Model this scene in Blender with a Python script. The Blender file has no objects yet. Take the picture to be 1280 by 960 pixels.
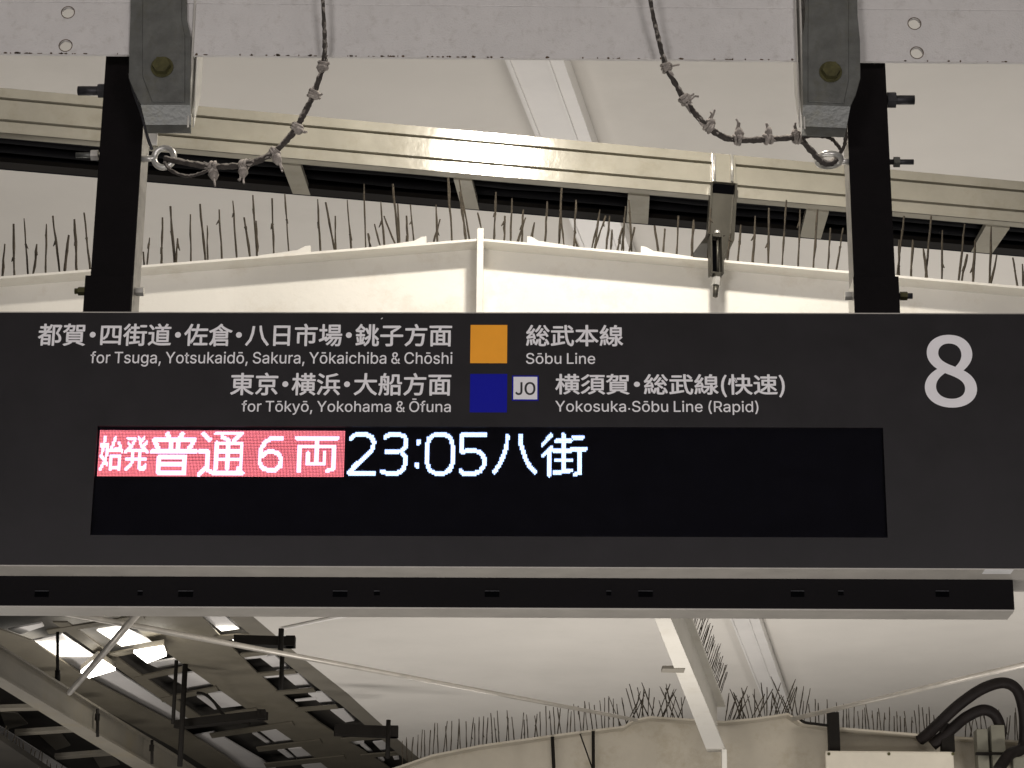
import bpy, bmesh, math, random
from mathutils import Vector, Matrix

# ------------------------------------------------------------------ camera, world, light
SC = bpy.context.scene
COL = SC.collection
F, PITCH, ROLL, CAMZ = 2920.0, 18.55, 0.5, 1.6
cam_d = bpy.data.cameras.new('camera')
cam_d.sensor_width = 36.0
cam_d.lens = 36.0 * F / 1280.0
cam_d.clip_start, cam_d.clip_end = 0.05, 500.0
cam = bpy.data.objects.new('camera', cam_d)
COL.objects.link(cam)
RCAM = Matrix.Rotation(math.radians(90 + PITCH), 3, 'X') @ Matrix.Rotation(math.radians(ROLL), 3, 'Z')
cam.matrix_world = Matrix.Translation((0, 0, CAMZ)) @ RCAM.to_4x4()
SC.camera = cam

SC.view_settings.view_transform = 'Standard'
SC.view_settings.look = 'None'
SC.view_settings.exposure = 0.0
SC.view_settings.gamma = 1.0

world = bpy.data.worlds.new('World')
SC.world = world
world.use_nodes = True
bg = world.node_tree.nodes['Background']            # night sky over the station
bg.inputs[0].default_value = (0.30, 0.30, 0.36, 1)
bg.inputs[1].default_value = 0.05

def lamp(name, loc, aim, size, size_y, watts, color=(1.0, 0.86, 0.68), rot=None):
    d = bpy.data.lights.new(name, 'AREA')
    d.shape = 'RECTANGLE'; d.size = size; d.size_y = size_y
    d.energy = watts; d.color = color
    o = bpy.data.objects.new(name, d)
    COL.objects.link(o)
    o.location = loc
    v = Vector(aim) - Vector(loc)
    o.rotation_euler = v.to_track_quat('-Z', 'Y').to_euler()
    return o

WARM = (1.0, 0.93, 0.83)
FILL_TINT = (1.0, 0.945, 0.89)
# platform tube lamp under the roof, just above the picture and behind the sign (the glare on the cable duct is its reflection)
KEYL = lamp('key_and_fill_light', (0.43, 4.95, CAMZ + 3.40), (-0.1, 6.1, CAMZ + 2.2), 0.17, 0.10, 38, WARM)
# unseen fill lamps added below view, aimed up to light soffit and canopy
for k, (x, y, w) in enumerate(((-2.0, 6.9, 31), (2.2, 7.0, 31), (0.2, 10.0, 58), (3.6, 10.6, 62), (0.8, 15.0, 75), (5.0, 14.5, 75), (-4.3, 12.4, 42), (-4.4, 16.5, 55))):
    lamp('key_and_fill_light', (x, y, CAMZ + 0.30), (x * 1.05, y + 0.8, CAMZ + 4), 1.2, 0.3, w, FILL_TINT)
lamp('key_and_fill_light', (0.0, 4.3, CAMZ - 0.6), (0.0, 5.2, CAMZ + 4), 2.4, 0.5, 22, FILL_TINT)  # added low fill, aimed up to brighten the sign's underside
for (x, y, w) in ((-2.6, 18.0, 30), (0.2, 18.5, 22)):
    lamp('key_and_fill_light', (x, y, CAMZ + 0.30), (x, y + 0.3, CAMZ + 4), 2.6, 1.1, w, FILL_TINT)  # wide soft fills added for the far soffit and canopy
# unseen front fill lamps, added behind the camera to light beam and lettering
for x in (-1.9, 1.9):
    lamp('key_and_fill_light', (x, -0.8, CAMZ + 0.8), (x * 0.2, 4.6, CAMZ + 1.7), 1.2, 0.3, 78, (1.0, 0.94, 0.93))

# ------------------------------------------------------------------ helpers
def ray(px, py):
    v = Vector(((px - 640.0) / F, -(py - 480.0) / F, -1.0))
    return (RCAM @ v).normalized()

class Frame:
    """an upright reference frame: local x runs to the right, y away from the camera, z up"""
    def __init__(s, Y, yaw_deg, x0=0.0):
        a = math.radians(yaw_deg)
        s.M = Matrix.Translation((x0, Y, CAMZ)) @ Matrix.Rotation(-a, 4, 'Z')
        s.Mi = s.M.inverted()
    def onY(s, px, py, d=0.0):
        o = s.Mi @ Vector((0, 0, CAMZ)); r = s.Mi.to_3x3() @ ray(px, py)
        t = (d - o.y) / r.y
        return o + r * t
    def onZ(s, px, py, h):
        o = s.Mi @ Vector((0, 0, CAMZ)); r = s.Mi.to_3x3() @ ray(px, py)
        t = (h - o.z) / r.z
        return o + r * t

W0 = Frame(0, 0)
S = Frame(4.62, 1.2)       # the sign and what it hangs from
G = Frame(6.00, 0.4)       # first gable girder

def tag(o, label, cat, group=None, kind=None):
    if label: o['label'] = label
    if cat: o['category'] = cat
    if group: o['group'] = group
    if kind: o['kind'] = kind
    return o

def thing(name, fr, loc, label, cat, group=None):
    o = bpy.data.objects.new(name, None)
    o.empty_display_size = 0.1
    COL.objects.link(o)
    o.matrix_world = fr.M @ Matrix.Translation(Vector(loc))
    o['_loc'] = [float(c) for c in loc]
    tag(o, label, cat, group)
    return o

def link(name, me, mat, parent=None, fr=None, loc=(0, 0, 0), smooth=False):
    """mesh in frame coordinates -> object; parent is a thing or a part"""
    o = bpy.data.objects.new(name, me)
    COL.objects.link(o)
    if isinstance(mat, (list, tuple)):
        for m in mat: me.materials.append(m)
    elif mat: me.materials.append(mat)
    if smooth:
        for p in me.polygons: p.use_smooth = True
    if parent is not None:
        off = Vector(parent['_loc']) if '_loc' in parent.keys() else Vector((0, 0, 0))
        me.transform(Matrix.Translation(-off))
        o.parent = parent
        o['_loc'] = [float(c) for c in off]
    elif fr is not None:
        me.transform(Matrix.Translation(-Vector(loc)))
        o.matrix_world = fr.M @ Matrix.Translation(Vector(loc))
        o['_loc'] = [float(c) for c in loc]
    return o

class MB:
    def __init__(s): s.bm = bmesh.new()
    def box(s, lo, hi, bev=0.0, rot=None, mi=0):
        lo, hi = Vector(lo), Vector(hi)
        c = (lo + hi) / 2; d = hi - lo
        r = bmesh.ops.create_cube(s.bm, size=1.0, matrix=Matrix.Translation(c) @ (rot or Matrix.Identity(4)) @ Matrix.Diagonal((abs(d.x), abs(d.y), abs(d.z), 1)))
        vs = r['verts']
        if bev:
            es = list({e for v in vs for e in v.link_edges})
            bmesh.ops.bevel(s.bm, geom=es, offset=bev, segments=2, affect='EDGES', profile=0.6)
        return s
    def prism(s, pts, vec, bev=0.0, mi=0):
        """planar polygon (3D points) extruded by vec"""
        vec = Vector(vec)
        a = [s.bm.verts.new(Vector(p)) for p in pts]
        b = [s.bm.verts.new(Vector(p) + vec) for p in pts]
        n = len(a); fs = [s.bm.faces.new(a), s.bm.faces.new(b[::-1])]
        for i in range(n):
            j = (i + 1) % n
            fs.append(s.bm.faces.new((a[i], b[i], b[j], a[j])))
        for f in fs: f.material_index = mi
        bmesh.ops.recalc_face_normals(s.bm, faces=fs)
        if bev:
            es = list({e for f in fs for e in f.edges})
            bmesh.ops.bevel(s.bm, geom=es, offset=bev, segments=1, affect='EDGES')
        return s
    def tube(s, pts, r, seg=8, cap=True, jitter=0.0, rnd=None):
        pts = [Vector(p) for p in pts]; n = len(pts)
        rs = r if isinstance(r, (list, tuple)) else [r] * n
        up = Vector((0, 1, 0.01)); rings = []
        for i, p in enumerate(pts):
            t = (pts[min(i + 1, n - 1)] - pts[max(i - 1, 0)])
            if t.length < 1e-9: t = Vector((0, 0, 1))
            t.normalize()
            x = up.cross(t)
            if x.length < 1e-3: x = Vector((1, 0, 0)).cross(t)
            x.normalize(); y = t.cross(x); up = -x.cross(t) if False else y.cross(t).cross(t) * 0 + y
            up = y.copy()
            ring = []
            for k in range(seg):
                a = 2 * math.pi * k / seg
                q = rs[i] * (1 + (rnd.uniform(-jitter, jitter) if jitter else 0))
                ring.append(s.bm.verts.new(p + (x * math.cos(a) + y * math.sin(a)) * q))
            rings.append(ring)
        for i in range(n - 1):
            for k in range(seg):
                s.bm.faces.new((rings[i][k], rings[i][(k + 1) % seg], rings[i + 1][(k + 1) % seg], rings[i + 1][k]))
        if cap:
            s.bm.faces.new(rings[0][::-1]); s.bm.faces.new(rings[-1])
        return s
    def cyl(s, a, b, r, seg=16): return s.tube([a, b], r, seg)
    def quad(s, pts):
        s.bm.faces.new([s.bm.verts.new(Vector(p)) for p in pts]); return s
    def mesh(s, name):
        bmesh.ops.recalc_face_normals(s.bm, faces=s.bm.faces[:])
        me = bpy.data.meshes.new(name); s.bm.to_mesh(me); s.bm.free()
        return me
    def obj(s, name, mat, parent=None, fr=None, loc=(0, 0, 0), smooth=False):
        return link(name, s.mesh(name), mat, parent, fr, loc, smooth)

def ring_pts(c, ax, r, n=24, a0=0, a1=2 * math.pi, tilt=0.0):
    ax = Vector(ax).normalized(); x = ax.orthogonal().normalized(); y = ax.cross(x)
    return [Vector(c) + (x * math.cos(a0 + (a1 - a0) * k / n) + y * math.sin(a0 + (a1 - a0) * k / n)) * r for k in range(n + 1)]

def catmull(pts, n=8):
    pts = [Vector(p) for p in pts]; P = [pts[0]] + pts + [pts[-1]]; out = []
    for i in range(1, len(P) - 2):
        p0, p1, p2, p3 = P[i - 1:i + 3]
        for k in range(n):
            t = k / n
            out.append(0.5 * ((2 * p1) + (p2 - p0) * t + (2 * p0 - 5 * p1 + 4 * p2 - p3) * t * t + (3 * p1 - p0 - 3 * p2 + p3) * t ** 3))
    out.append(P[-2]); return out

# ------------------------------------------------------------------ materials
def lin(c):
    return tuple(((v / 255) / 12.92 if v / 255 <= 0.04045 else (((v / 255) + 0.055) / 1.055) ** 2.4) for v in c)

def mat(name, color, rough=0.6, metal=0.0, scale=8.0, amt=0.25, bump=0.0, bscale=60.0, grime=None, gamt=0.5, gscale=5.0, spec=0.5, coat=0.0):
    m = bpy.data.materials.new(name); m.use_nodes = True
    nt = m.node_tree; N = nt.nodes; L = nt.links
    b = N['Principled BSDF']
    tc = N.new('ShaderNodeTexCoord')
    n1 = N.new('ShaderNodeTexNoise'); n1.inputs['Scale'].default_value = scale; n1.inputs['Detail'].default_value = 8; n1.inputs['Roughness'].default_value = 0.65
    L.new(tc.outputs['Object'], n1.inputs['Vector'])
    r1 = N.new('ShaderNodeValToRGB')
    r1.color_ramp.elements[0].position = 0.3; r1.color_ramp.elements[1].position = 0.7
    c0 = tuple(max(0, v * (1 - amt)) for v in color); c1 = tuple(min(1, v * (1 + amt * 0.6)) for v in color)
    r1.color_ramp.elements[0].color = (*c0, 1); r1.color_ramp.elements[1].color = (*c1, 1)
    L.new(n1.outputs['Fac'], r1.inputs['Fac'])
    out = r1.outputs['Color']
    if grime:
        n2 = N.new('ShaderNodeTexNoise'); n2.inputs['Scale'].default_value = gscale; n2.inputs['Detail'].default_value = 10; n2.inputs['Roughness'].default_value = 0.75
        L.new(tc.outputs['Object'], n2.inputs['Vector'])
        r2 = N.new('ShaderNodeValToRGB'); r2.color_ramp.elements[0].position = 0.52; r2.color_ramp.elements[1].position = 0.72
        r2.color_ramp.elements[1].color = (gamt, gamt, gamt, 1)
        L.new(n2.outputs['Fac'], r2.inputs['Fac'])
        mx = N.new('ShaderNodeMix'); mx.data_type = 'RGBA'
        L.new(r2.outputs['Color'], mx.inputs[0]); L.new(out, mx.inputs[6]); mx.inputs[7].default_value = (*grime, 1)
        out = mx.outputs[2]
    L.new(out, b.inputs['Base Color'])
    mr = N.new('ShaderNodeMapRange'); mr.inputs[3].default_value = max(0.02, rough - 0.08); mr.inputs[4].default_value = min(1, rough + 0.1)
    L.new(n1.outputs['Fac'], mr.inputs[0]); L.new(mr.outputs[0], b.inputs['Roughness'])
    b.inputs['Metallic'].default_value = metal
    b.inputs['Specular IOR Level'].default_value = spec
    if coat: b.inputs['Coat Weight'].default_value = coat
    if bump:
        n3 = N.new('ShaderNodeTexNoise'); n3.inputs['Scale'].default_value = bscale; n3.inputs['Detail'].default_value = 6
        L.new(tc.outputs['Object'], n3.inputs['Vector'])
        bp = N.new('ShaderNodeBump'); bp.inputs['Strength'].default_value = bump; bp.inputs['Distance'].default_value = 0.01
        L.new(n3.outputs['Fac'], bp.inputs['Height']); L.new(bp.outputs['Normal'], b.inputs['Normal'])
    return m

def emit(name, color, strength):
    m = bpy.data.materials.new(name); m.use_nodes = True
    b = m.node_tree.nodes['Principled BSDF']
    b.inputs['Base Color'].default_value = (*[c * 0.3 for c in color], 1)
    b.inputs['Emission Color'].default_value = (*color, 1)
    b.inputs['Emission Strength'].default_value = strength
    return m

M_ceil = mat('painted ceiling sheet', (0.60, 0.575, 0.53), 0.75, 0, 1.4, 0.05, 0.06, 180, grime=(0.44, 0.42, 0.38), gamt=0.25, gscale=1.2)
M_batten = mat('ridge cover white', (0.72, 0.70, 0.67), 0.32, 0, 5, 0.06, 0.04, 60)
M_ridge = mat('ridge beam paint', (0.50, 0.48, 0.43), 0.6, 0, 3, 0.06, 0.08, 40, grime=(0.34, 0.30, 0.22), gamt=0.4, gscale=5)
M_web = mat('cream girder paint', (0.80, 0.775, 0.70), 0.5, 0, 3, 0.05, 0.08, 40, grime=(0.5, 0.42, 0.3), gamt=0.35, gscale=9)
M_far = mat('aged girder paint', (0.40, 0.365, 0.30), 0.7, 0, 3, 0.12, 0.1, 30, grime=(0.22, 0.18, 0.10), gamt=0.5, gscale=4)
M_beam = mat('grey primed steel beam', (0.58, 0.565, 0.55), 0.6, 0, 14, 0.06, 0.2, 260, grime=(0.22, 0.19, 0.15), gamt=0.35, gscale=40)
M_rust_shade = mat('rust and hole shade', (0.09, 0.055, 0.03), 0.9, 0, 60, 0.5, 0.4, 200)
M_galv = mat('galvanised bracket steel', (0.14, 0.145, 0.137), 0.42, 0.55, 22, 0.30, 0.10, 120, grime=(0.10, 0.095, 0.06), gamt=0.6, gscale=14)
M_galvb = mat('bright galvanised steel', (0.62, 0.61, 0.57), 0.32, 0.6, 30, 0.2, 0.05, 120)
M_bolt = mat('oily bolt steel', (0.09, 0.085, 0.035), 0.45, 0.6, 40, 0.5, 0.1, 150)
M_boltd = mat('dark stud steel', (0.05, 0.05, 0.055), 0.5, 0.6, 60, 0.4, 0.1, 150)
M_post = mat('black brown post paint', (0.0045, 0.0035, 0.004), 0.6, 0, 12, 0.35, 0.08, 90, spec=0.08)
M_sign = mat('charcoal sign face', (0.0088, 0.0074, 0.0092), 0.45, 0, 9, 0.35, 0.02, 300, spec=0.3)
M_lip = mat('grey anodised sign trim', (0.41, 0.39, 0.355), 0.5, 0.1, 12, 0.12, 0.05, 200)
M_tray = mat('black speaker trough', (0.0042, 0.0035, 0.0042), 0.6, 0, 10, 0.3, 0.05, 200, spec=0.08)
M_disp = mat('unlit display louvres', (0.0075, 0.007, 0.0085), 0.6, 0, 30, 0.3, 0.1, 500, spec=0.04)
M_slot = mat('slot black', (0.0015, 0.0015, 0.002), 0.9, spec=0.02)
M_text = mat('matt white lettering', (0.76, 0.75, 0.77), 0.6, 0, 20, 0.03)
M_textb = mat('black lettering', (0.012, 0.012, 0.014), 0.6, 0, 20, 0.05)
M_orange = mat('orange line colour', (0.90, 0.36, 0.006), 0.5, 0, 20, 0.05)
M_blue = mat('blue line colour', (0.003, 0.005, 0.30), 0.6, 0, 20, 0.05, spec=0.15)
M_rail = mat('beige aluminium duct', (0.375, 0.355, 0.295), 0.15, 0.1, 6, 0.12, 0.03, 60, grime=(0.26, 0.235, 0.17), gamt=0.5, gscale=8)
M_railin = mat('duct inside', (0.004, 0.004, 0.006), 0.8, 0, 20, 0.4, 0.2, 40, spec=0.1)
M_cable_in = mat('black duct cable', (0.004, 0.004, 0.005), 0.8, 0, 30, 0.3, spec=0.1)
M_spike = mat('dusty spike wire', (0.060, 0.048, 0.032), 0.85, 0, 90, 0.6, 0.6, 300)
M_spbase = mat('white spike base', (0.74, 0.72, 0.66), 0.5, 0, 20, 0.08)
M_clip = mat('worn clamp steel', (0.075, 0.070, 0.056), 0.42, 0.5, 14, 0.18)
M_glint = mat('glint grey', (0.35, 0.34, 0.30), 0.5, 0.2, 20, 0.2)
M_dark = mat('dark painted steel', (0.009, 0.0075, 0.006), 0.7, 0, 5, 0.3, 0.1, 30, spec=0.15)
M_taupe = mat('taupe painted steel', (0.135, 0.120, 0.090), 0.65, 0, 3, 0.18, 0.1, 30, grime=(0.08, 0.07, 0.04), gamt=0.5, gscale=2)
M_taupe2 = mat('pale taupe steel', (0.16, 0.146, 0.118), 0.65, 0, 3, 0.15, 0.1, 30, grime=(0.15, 0.12, 0.06), gamt=0.5, gscale=2)
M_panel = mat('translucent roof sheet', (0.62, 0.60, 0.58), 0.6, 0, 2, 0.06)
M_deck = mat('dark roof deck', (0.03, 0.026, 0.02), 0.9, 0, 2, 0.4)
M_rod = mat('grey tie rod', (0.50, 0.47, 0.42), 0.4, 0.3, 10, 0.2)
M_hose = mat('black rubber hose', (0.010, 0.0075, 0.007), 0.6, 0, 20, 0.4, 0.2, 80, spec=0.15)
M_boxg = mat('grey junction box', (0.16, 0.155, 0.12), 0.6, 0, 6, 0.2, 0.05, 60)
M_boxw = mat('pale cover plate', (0.60, 0.56, 0.47), 0.55, 0, 6, 0.08, 0.05, 60)
M_lens = emit('lit tube cover', (1.0, 0.95, 0.86), 9.0)
M_ledw = emit('white led', (0.48, 0.66, 1.0), 2.5)
M_ledp = emit('white led on red', (0.90, 0.76, 1.0), 1.9)
M_ledr = emit('red led', (1.0, 0.22, 0.24), 2.1)
M_ledo = emit('dot glint', (0.8, 0.8, 0.7), 0.6)
M_ledu = emit('blue panel light', (0.03, 0.10, 0.30), 0.6)
M_glow = bpy.data.materials.new('led glow film'); M_glow.use_nodes = True
_n = M_glow.node_tree; _n.nodes.clear()
_o = _n.nodes.new('ShaderNodeOutputMaterial'); _t = _n.nodes.new('ShaderNodeBsdfTransparent'); _r = _n.nodes.new('ShaderNodeBsdfRefraction'); _m = _n.nodes.new('ShaderNodeMixShader')
_t.inputs['Color'].default_value = (0.97, 0.97, 0.98, 1)
_r.inputs['Color'].default_value = (0.62, 0.66, 1, 1); _r.inputs['Roughness'].default_value = 0.62; _r.inputs['IOR'].default_value = 1.35
_m.inputs[0].default_value = 0.30
_n.links.new(_t.outputs[0], _m.inputs[1]); _n.links.new(_r.outputs[0], _m.inputs[2]); _n.links.new(_m.outputs[0], _o.inputs[0])
M_side = mat('grey post side', (0.34, 0.325, 0.30), 0.45, 0.3, 30, 0.3, 0.1, 120, grime=(0.12, 0.10, 0.08), gamt=0.7, gscale=18)
M_stick = mat('white sticker', (0.75, 0.75, 0.75), 0.4, 0, 10, 0.05)

def dusty(name, base, dust, rough=0.9):
    """dust that has settled on whatever faces upward"""
    m = mat(name, base, rough, 0, 50, 0.5, 0.8, 220)
    nt = m.node_tree; N = nt.nodes; L = nt.links
    g = N.new('ShaderNodeNewGeometry'); sx = N.new('ShaderNodeSeparateXYZ'); L.new(g.outputs['Normal'], sx.inputs[0])
    ns = N.new('ShaderNodeTexNoise'); ns.inputs['Scale'].default_value = 90; ns.inputs['Detail'].default_value = 4
    tc = N.new('ShaderNodeTexCoord'); L.new(tc.outputs['Object'], ns.inputs['Vector'])
    ad = N.new('ShaderNodeMath'); ad.operation = 'MULTIPLY_ADD'; ad.inputs[1].default_value = 2.2
    L.new(ns.outputs['Fac'], ad.inputs[0]); ad.inputs[2].default_value = -1.1
    a2 = N.new('ShaderNodeMath'); a2.operation = 'ADD'; L.new(ad.outputs[0], a2.inputs[0]); L.new(sx.outputs['Z'], a2.inputs[1])
    mr = N.new('ShaderNodeMapRange'); mr.inputs[1].default_value = -0.1; mr.inputs[2].default_value = 0.45
    L.new(a2.outputs[0], mr.inputs[0])
    b = N['Principled BSDF']; src = b.inputs['Base Color'].links[0].from_socket
    mx = N.new('ShaderNodeMix'); mx.data_type = 'RGBA'
    L.new(mr.outputs[0], mx.inputs[0]); L.new(src, mx.inputs[6]); mx.inputs[7].default_value = (*dust, 1)
    L.new(mx.outputs[2], b.inputs['Base Color'])
    return m
M_cable = dusty('dusty cable', (0.052, 0.044, 0.038), (0.46, 0.42, 0.37))
M_tie = dusty('dusty cable tie', (0.30, 0.27, 0.24), (0.66, 0.60, 0.54))

# ------------------------------------------------------------------ lettering (outlines of plain type, in thousandths)
GLYPH = {}
GLYPH['j' '都'] = (350, [[186,280,178,282,171,265,163,250,154,235,154,241,154,247,154,254,139,254,124,254,110,254,110,266,110,279,110,291,101,291,93,291,85,291,85,279,85,266,85,254,67,254,49,254,31,254,31,246,31,238,31,230,49,230,67,230,85,230,85,216,85,202,85,188,62,188,38,188,15,188,15,180,15,172,15,165,43,165,71,165,99,165,72,138,41,116,7,99,12,94,21,83,24,78,34,83,43,89,52,95,52,55,52,14,52,-26,60,-26,68,-26,76,-26,76,-19,76,-12,76,-6,102,-6,129,-6,155,-6,155,-11,155,-16,155,-21,164,-21,172,-21,180,-21,180,29,180,80,180,131,153,131,126,131,98,131,110,141,121,153,132,165,153,165,175,165,196,165,196,172,196,180,196,188,181,188,166,188,151,188,171,214,188,243,202,275,194,277],
  [110,216,110,230,123,230,137,230,151,230,142,215,132,201,120,188,117,188,113,188,110,188,110,202],
  [102,16,76,16,76,29,76,41,76,54,102,54,129,54,155,54,155,41,155,29,155,16,129,16],
  [102,75,76,75,76,86,76,97,76,109,102,109,129,109,155,109,155,97,155,86,155,75,129,75],
  [245,274,211,274,211,173,211,73,211,-28,220,-28,228,-28,237,-28,237,64,237,157,237,249,259,249,281,249,303,249,291,221,275,183,259,154,296,123,307,97,307,74,308,62,305,51,297,47,292,44,287,43,280,43,273,42,262,42,251,43,255,36,258,25,258,18,270,17,282,17,291,18,300,19,308,22,315,26,328,34,333,50,333,72,333,97,324,125,286,157,304,190,323,230,337,263,331,267,325,271,318,275,317,275,315,275,314,274,280,274]])
GLYPH['j' '賀'] = (350, [[223,239,223,255,246,255,269,255,293,255,293,239,293,223,293,207,269,207,246,207,223,207,223,223],
  [239,275,199,275,199,246,199,216,199,186,239,186,278,186,318,186,318,216,318,246,318,275,278,275],
  [89,103,89,111,148,111,207,111,265,111,265,103,265,95,265,87,207,87,148,87,89,87,89,95],
  [89,62,89,70,148,70,207,70,265,70,265,62,265,54,265,46,207,46,148,46,89,46,89,54],
  [89,144,89,152,148,152,207,152,265,152,265,144,265,136,265,129,207,129,148,129,89,129,89,136],
  [139,170,63,170,63,123,63,76,63,28,139,28,216,28,292,28,292,76,292,123,292,170,216,170],
  [211,15,204,10,243,-2,282,-18,304,-28,313,-24,322,-19,332,-14,306,-3,263,12,225,24,218,19],
  [130,21,122,25,97,11,55,-2,19,-9,25,-14,34,-24,38,-29,73,-20,118,-3,146,14,138,17],
  [90,294,82,294,81,285,81,277,79,270,60,270,41,270,22,270,22,262,22,255,22,248,39,248,57,248,75,248,67,218,49,197,12,183,17,179,24,170,26,164,71,181,91,209,100,248,117,248,135,248,152,248,150,222,148,211,145,208,142,206,140,205,134,205,129,205,114,205,99,207,103,201,105,192,105,186,121,185,137,185,145,185,154,186,160,187,165,193,171,200,174,218,176,260,177,263,177,270,177,270,153,270,129,270,104,270,105,277,106,286,107,294,99,294]])
GLYPH['j' '四'] = (350, [[127,264,31,264,31,170,31,77,31,-16,40,-16,49,-16,57,-16,57,-8,57,1,57,10,135,10,213,10,291,10,291,2,291,-6,291,-14,300,-14,309,-14,318,-14,318,79,318,171,318,264,222,264],
  [135,36,57,36,57,103,57,171,57,238,79,238,101,238,123,238,121,152,115,107,62,82,67,78,75,68,78,62,138,91,147,144,149,238,165,238,181,238,198,238,198,202,198,165,198,129,198,101,204,90,228,90,234,90,259,90,266,90,275,90,284,90,288,92,287,98,286,107,286,114,281,113,271,112,266,112,260,112,237,112,231,112,224,112,223,117,223,128,223,165,223,202,223,238,246,238,268,238,291,238,291,171,291,103,291,36,213,36]])
GLYPH['j' '街'] = (350, [[272,273,243,273,243,266,243,258,243,250,272,250,302,250,331,250,331,258,331,266,331,273,302,273],
  [81,291,73,294,61,270,35,241,11,224,15,219,22,209,25,204,52,224,80,257,97,285,89,288],
  [163,294,155,294,155,279,155,265,155,250,140,250,124,250,109,250,109,242,109,235,109,227,124,227,140,227,155,227,155,212,155,196,155,180,137,180,119,180,102,180,102,173,102,165,102,157,146,157,190,157,234,157,234,165,234,173,234,180,216,180,198,180,180,180,180,196,180,212,180,227,196,227,211,227,227,227,227,235,227,242,227,250,211,250,196,250,180,250,180,265,180,279,180,294,172,294],
  [272,180,240,180,240,172,240,164,240,156,252,156,265,156,277,156,277,105,277,55,277,4,277,0,276,-2,271,-2,265,-2,249,-2,229,-2,233,-9,236,-21,237,-28,263,-28,280,-27,290,-23,300,-19,303,-11,303,4,303,55,303,105,303,156,314,156,325,156,336,156,336,164,336,172,336,180,304,180],
  [114,24,94,22,95,14,96,5,97,-3,136,2,189,9,241,16,240,23,240,31,240,39,220,36,200,34,180,32,180,49,180,66,180,83,197,83,214,83,231,83,231,91,231,99,231,106,214,106,197,106,180,106,180,121,180,135,180,150,172,150,163,150,155,150,155,135,155,121,155,106,138,106,121,106,104,106,104,99,104,91,104,83,121,83,138,83,155,83,155,65,155,47,155,29,134,26],
  [92,221,84,224,66,185,36,148,6,123,11,118,18,105,21,100,32,109,42,120,53,132,53,79,53,25,53,-28,61,-28,69,-28,77,-28,77,36,77,100,77,164,88,180,99,198,107,216,99,218]])
GLYPH['j' '道'] = (350, [[29,272,22,268,41,250,63,225,72,209,80,214,87,218,94,223,84,239,61,264,43,280,36,276],
  [159,119,159,129,198,129,238,129,277,129,277,119,277,109,277,99,238,99,198,99,159,99,159,109],
  [159,71,159,81,198,81,238,81,277,81,277,71,277,61,277,51,238,51,198,51,159,51,159,61],
  [159,167,159,176,198,176,238,176,277,176,277,167,277,157,277,147,238,147,198,147,159,147,159,157],
  [154,196,134,196,134,141,134,86,134,31,190,31,246,31,302,31,302,86,302,141,302,196,274,196,246,196,218,196,222,205,227,216,231,226,264,226,298,226,332,226,332,233,332,241,332,248,310,248,288,248,266,248,275,259,283,273,292,286,283,289,274,292,266,294,260,280,249,262,239,248,218,248,196,248,174,248,180,251,186,254,192,256,188,267,177,284,167,296,159,292,152,289,145,286,154,275,164,259,168,248,149,248,129,248,109,248,109,241,109,233,109,226,140,226,171,226,202,226,200,216,196,206,194,196,174,196],
  [92,124,92,169,67,169,42,169,18,169,18,161,18,153,18,145,34,145,50,145,67,145,67,108,67,72,67,36,51,30,33,15,15,-2,20,-10,26,-17,31,-24,49,-2,67,16,79,16,88,16,98,6,113,-2,138,-16,168,-20,209,-20,243,-20,304,-18,329,-16,330,-9,334,3,337,9,303,6,251,4,210,4,172,4,141,6,119,18,107,25,99,32,92,35,92,80]])
GLYPH['j' '佐'] = (350, [[196,290,187,291,183,268,180,245,175,223,152,223,128,223,105,223,105,214,105,206,105,197,126,197,148,197,169,197,152,127,127,67,86,26,93,21,104,11,107,6,135,36,156,74,173,118,173,114,173,111,173,107,192,107,212,107,232,107,232,74,232,41,232,8,202,8,173,8,144,8,144,0,144,-9,144,-17,208,-17,272,-17,336,-17,336,-9,336,0,336,8,310,8,284,8,257,8,257,41,257,74,257,107,281,107,305,107,329,107,329,115,329,123,329,132,279,132,228,132,178,132,185,152,191,174,196,197,243,197,290,197,337,197,337,206,337,214,337,223,292,223,247,223,202,223,207,244,210,266,214,289,205,289],
  [105,290,97,293,76,240,42,188,7,154,12,148,19,134,22,129,35,142,48,158,61,175,61,107,61,40,61,-27,69,-27,77,-27,86,-27,86,53,86,133,86,213,99,236,112,261,121,285,113,288]])
GLYPH['j' '倉'] = (350, [[98,118,98,125,149,125,200,125,250,125,250,117,250,109,250,102,199,102,148,102,96,102,97,110],
  [149,143,98,143,98,150,98,158,98,165,149,165,200,165,250,165,250,158,250,150,250,143,200,143],
  [152,221,146,217,160,207,176,193,184,183,147,183,109,183,72,183,72,167,72,151,72,135,72,93,65,39,17,-1,22,-5,33,-14,36,-19,60,0,75,24,84,49,84,22,84,-5,84,-32,92,-32,99,-32,107,-32,107,-27,107,-23,107,-19,157,-19,207,-19,257,-19,257,-22,257,-25,257,-28,265,-28,273,-28,281,-28,281,2,281,32,281,62,217,62,152,62,88,62,91,69,92,76,93,84,154,84,215,84,276,84,276,117,276,150,276,183,246,183,216,183,187,183,192,188,198,192,204,196,196,206,178,220,164,230,158,225],
  [157,2,107,2,107,15,107,28,107,41,157,41,207,41,257,41,257,28,257,15,257,2,207,2],
  [183,291,175,295,141,248,75,210,10,190,16,185,23,174,27,167,83,186,137,217,175,257,211,219,268,186,321,170,325,177,333,188,339,194,284,208,223,239,190,274,193,277,195,281,198,284,190,288]])
GLYPH['j' '八'] = (350, [[116,259,107,260,100,164,84,53,11,-7,17,-11,26,-21,30,-26,107,38,126,154,136,258,126,259],
  [232,243,231,268,223,268,214,267,206,266,208,237,216,55,318,-26,323,-20,332,-13,341,-8,241,68]])
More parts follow.
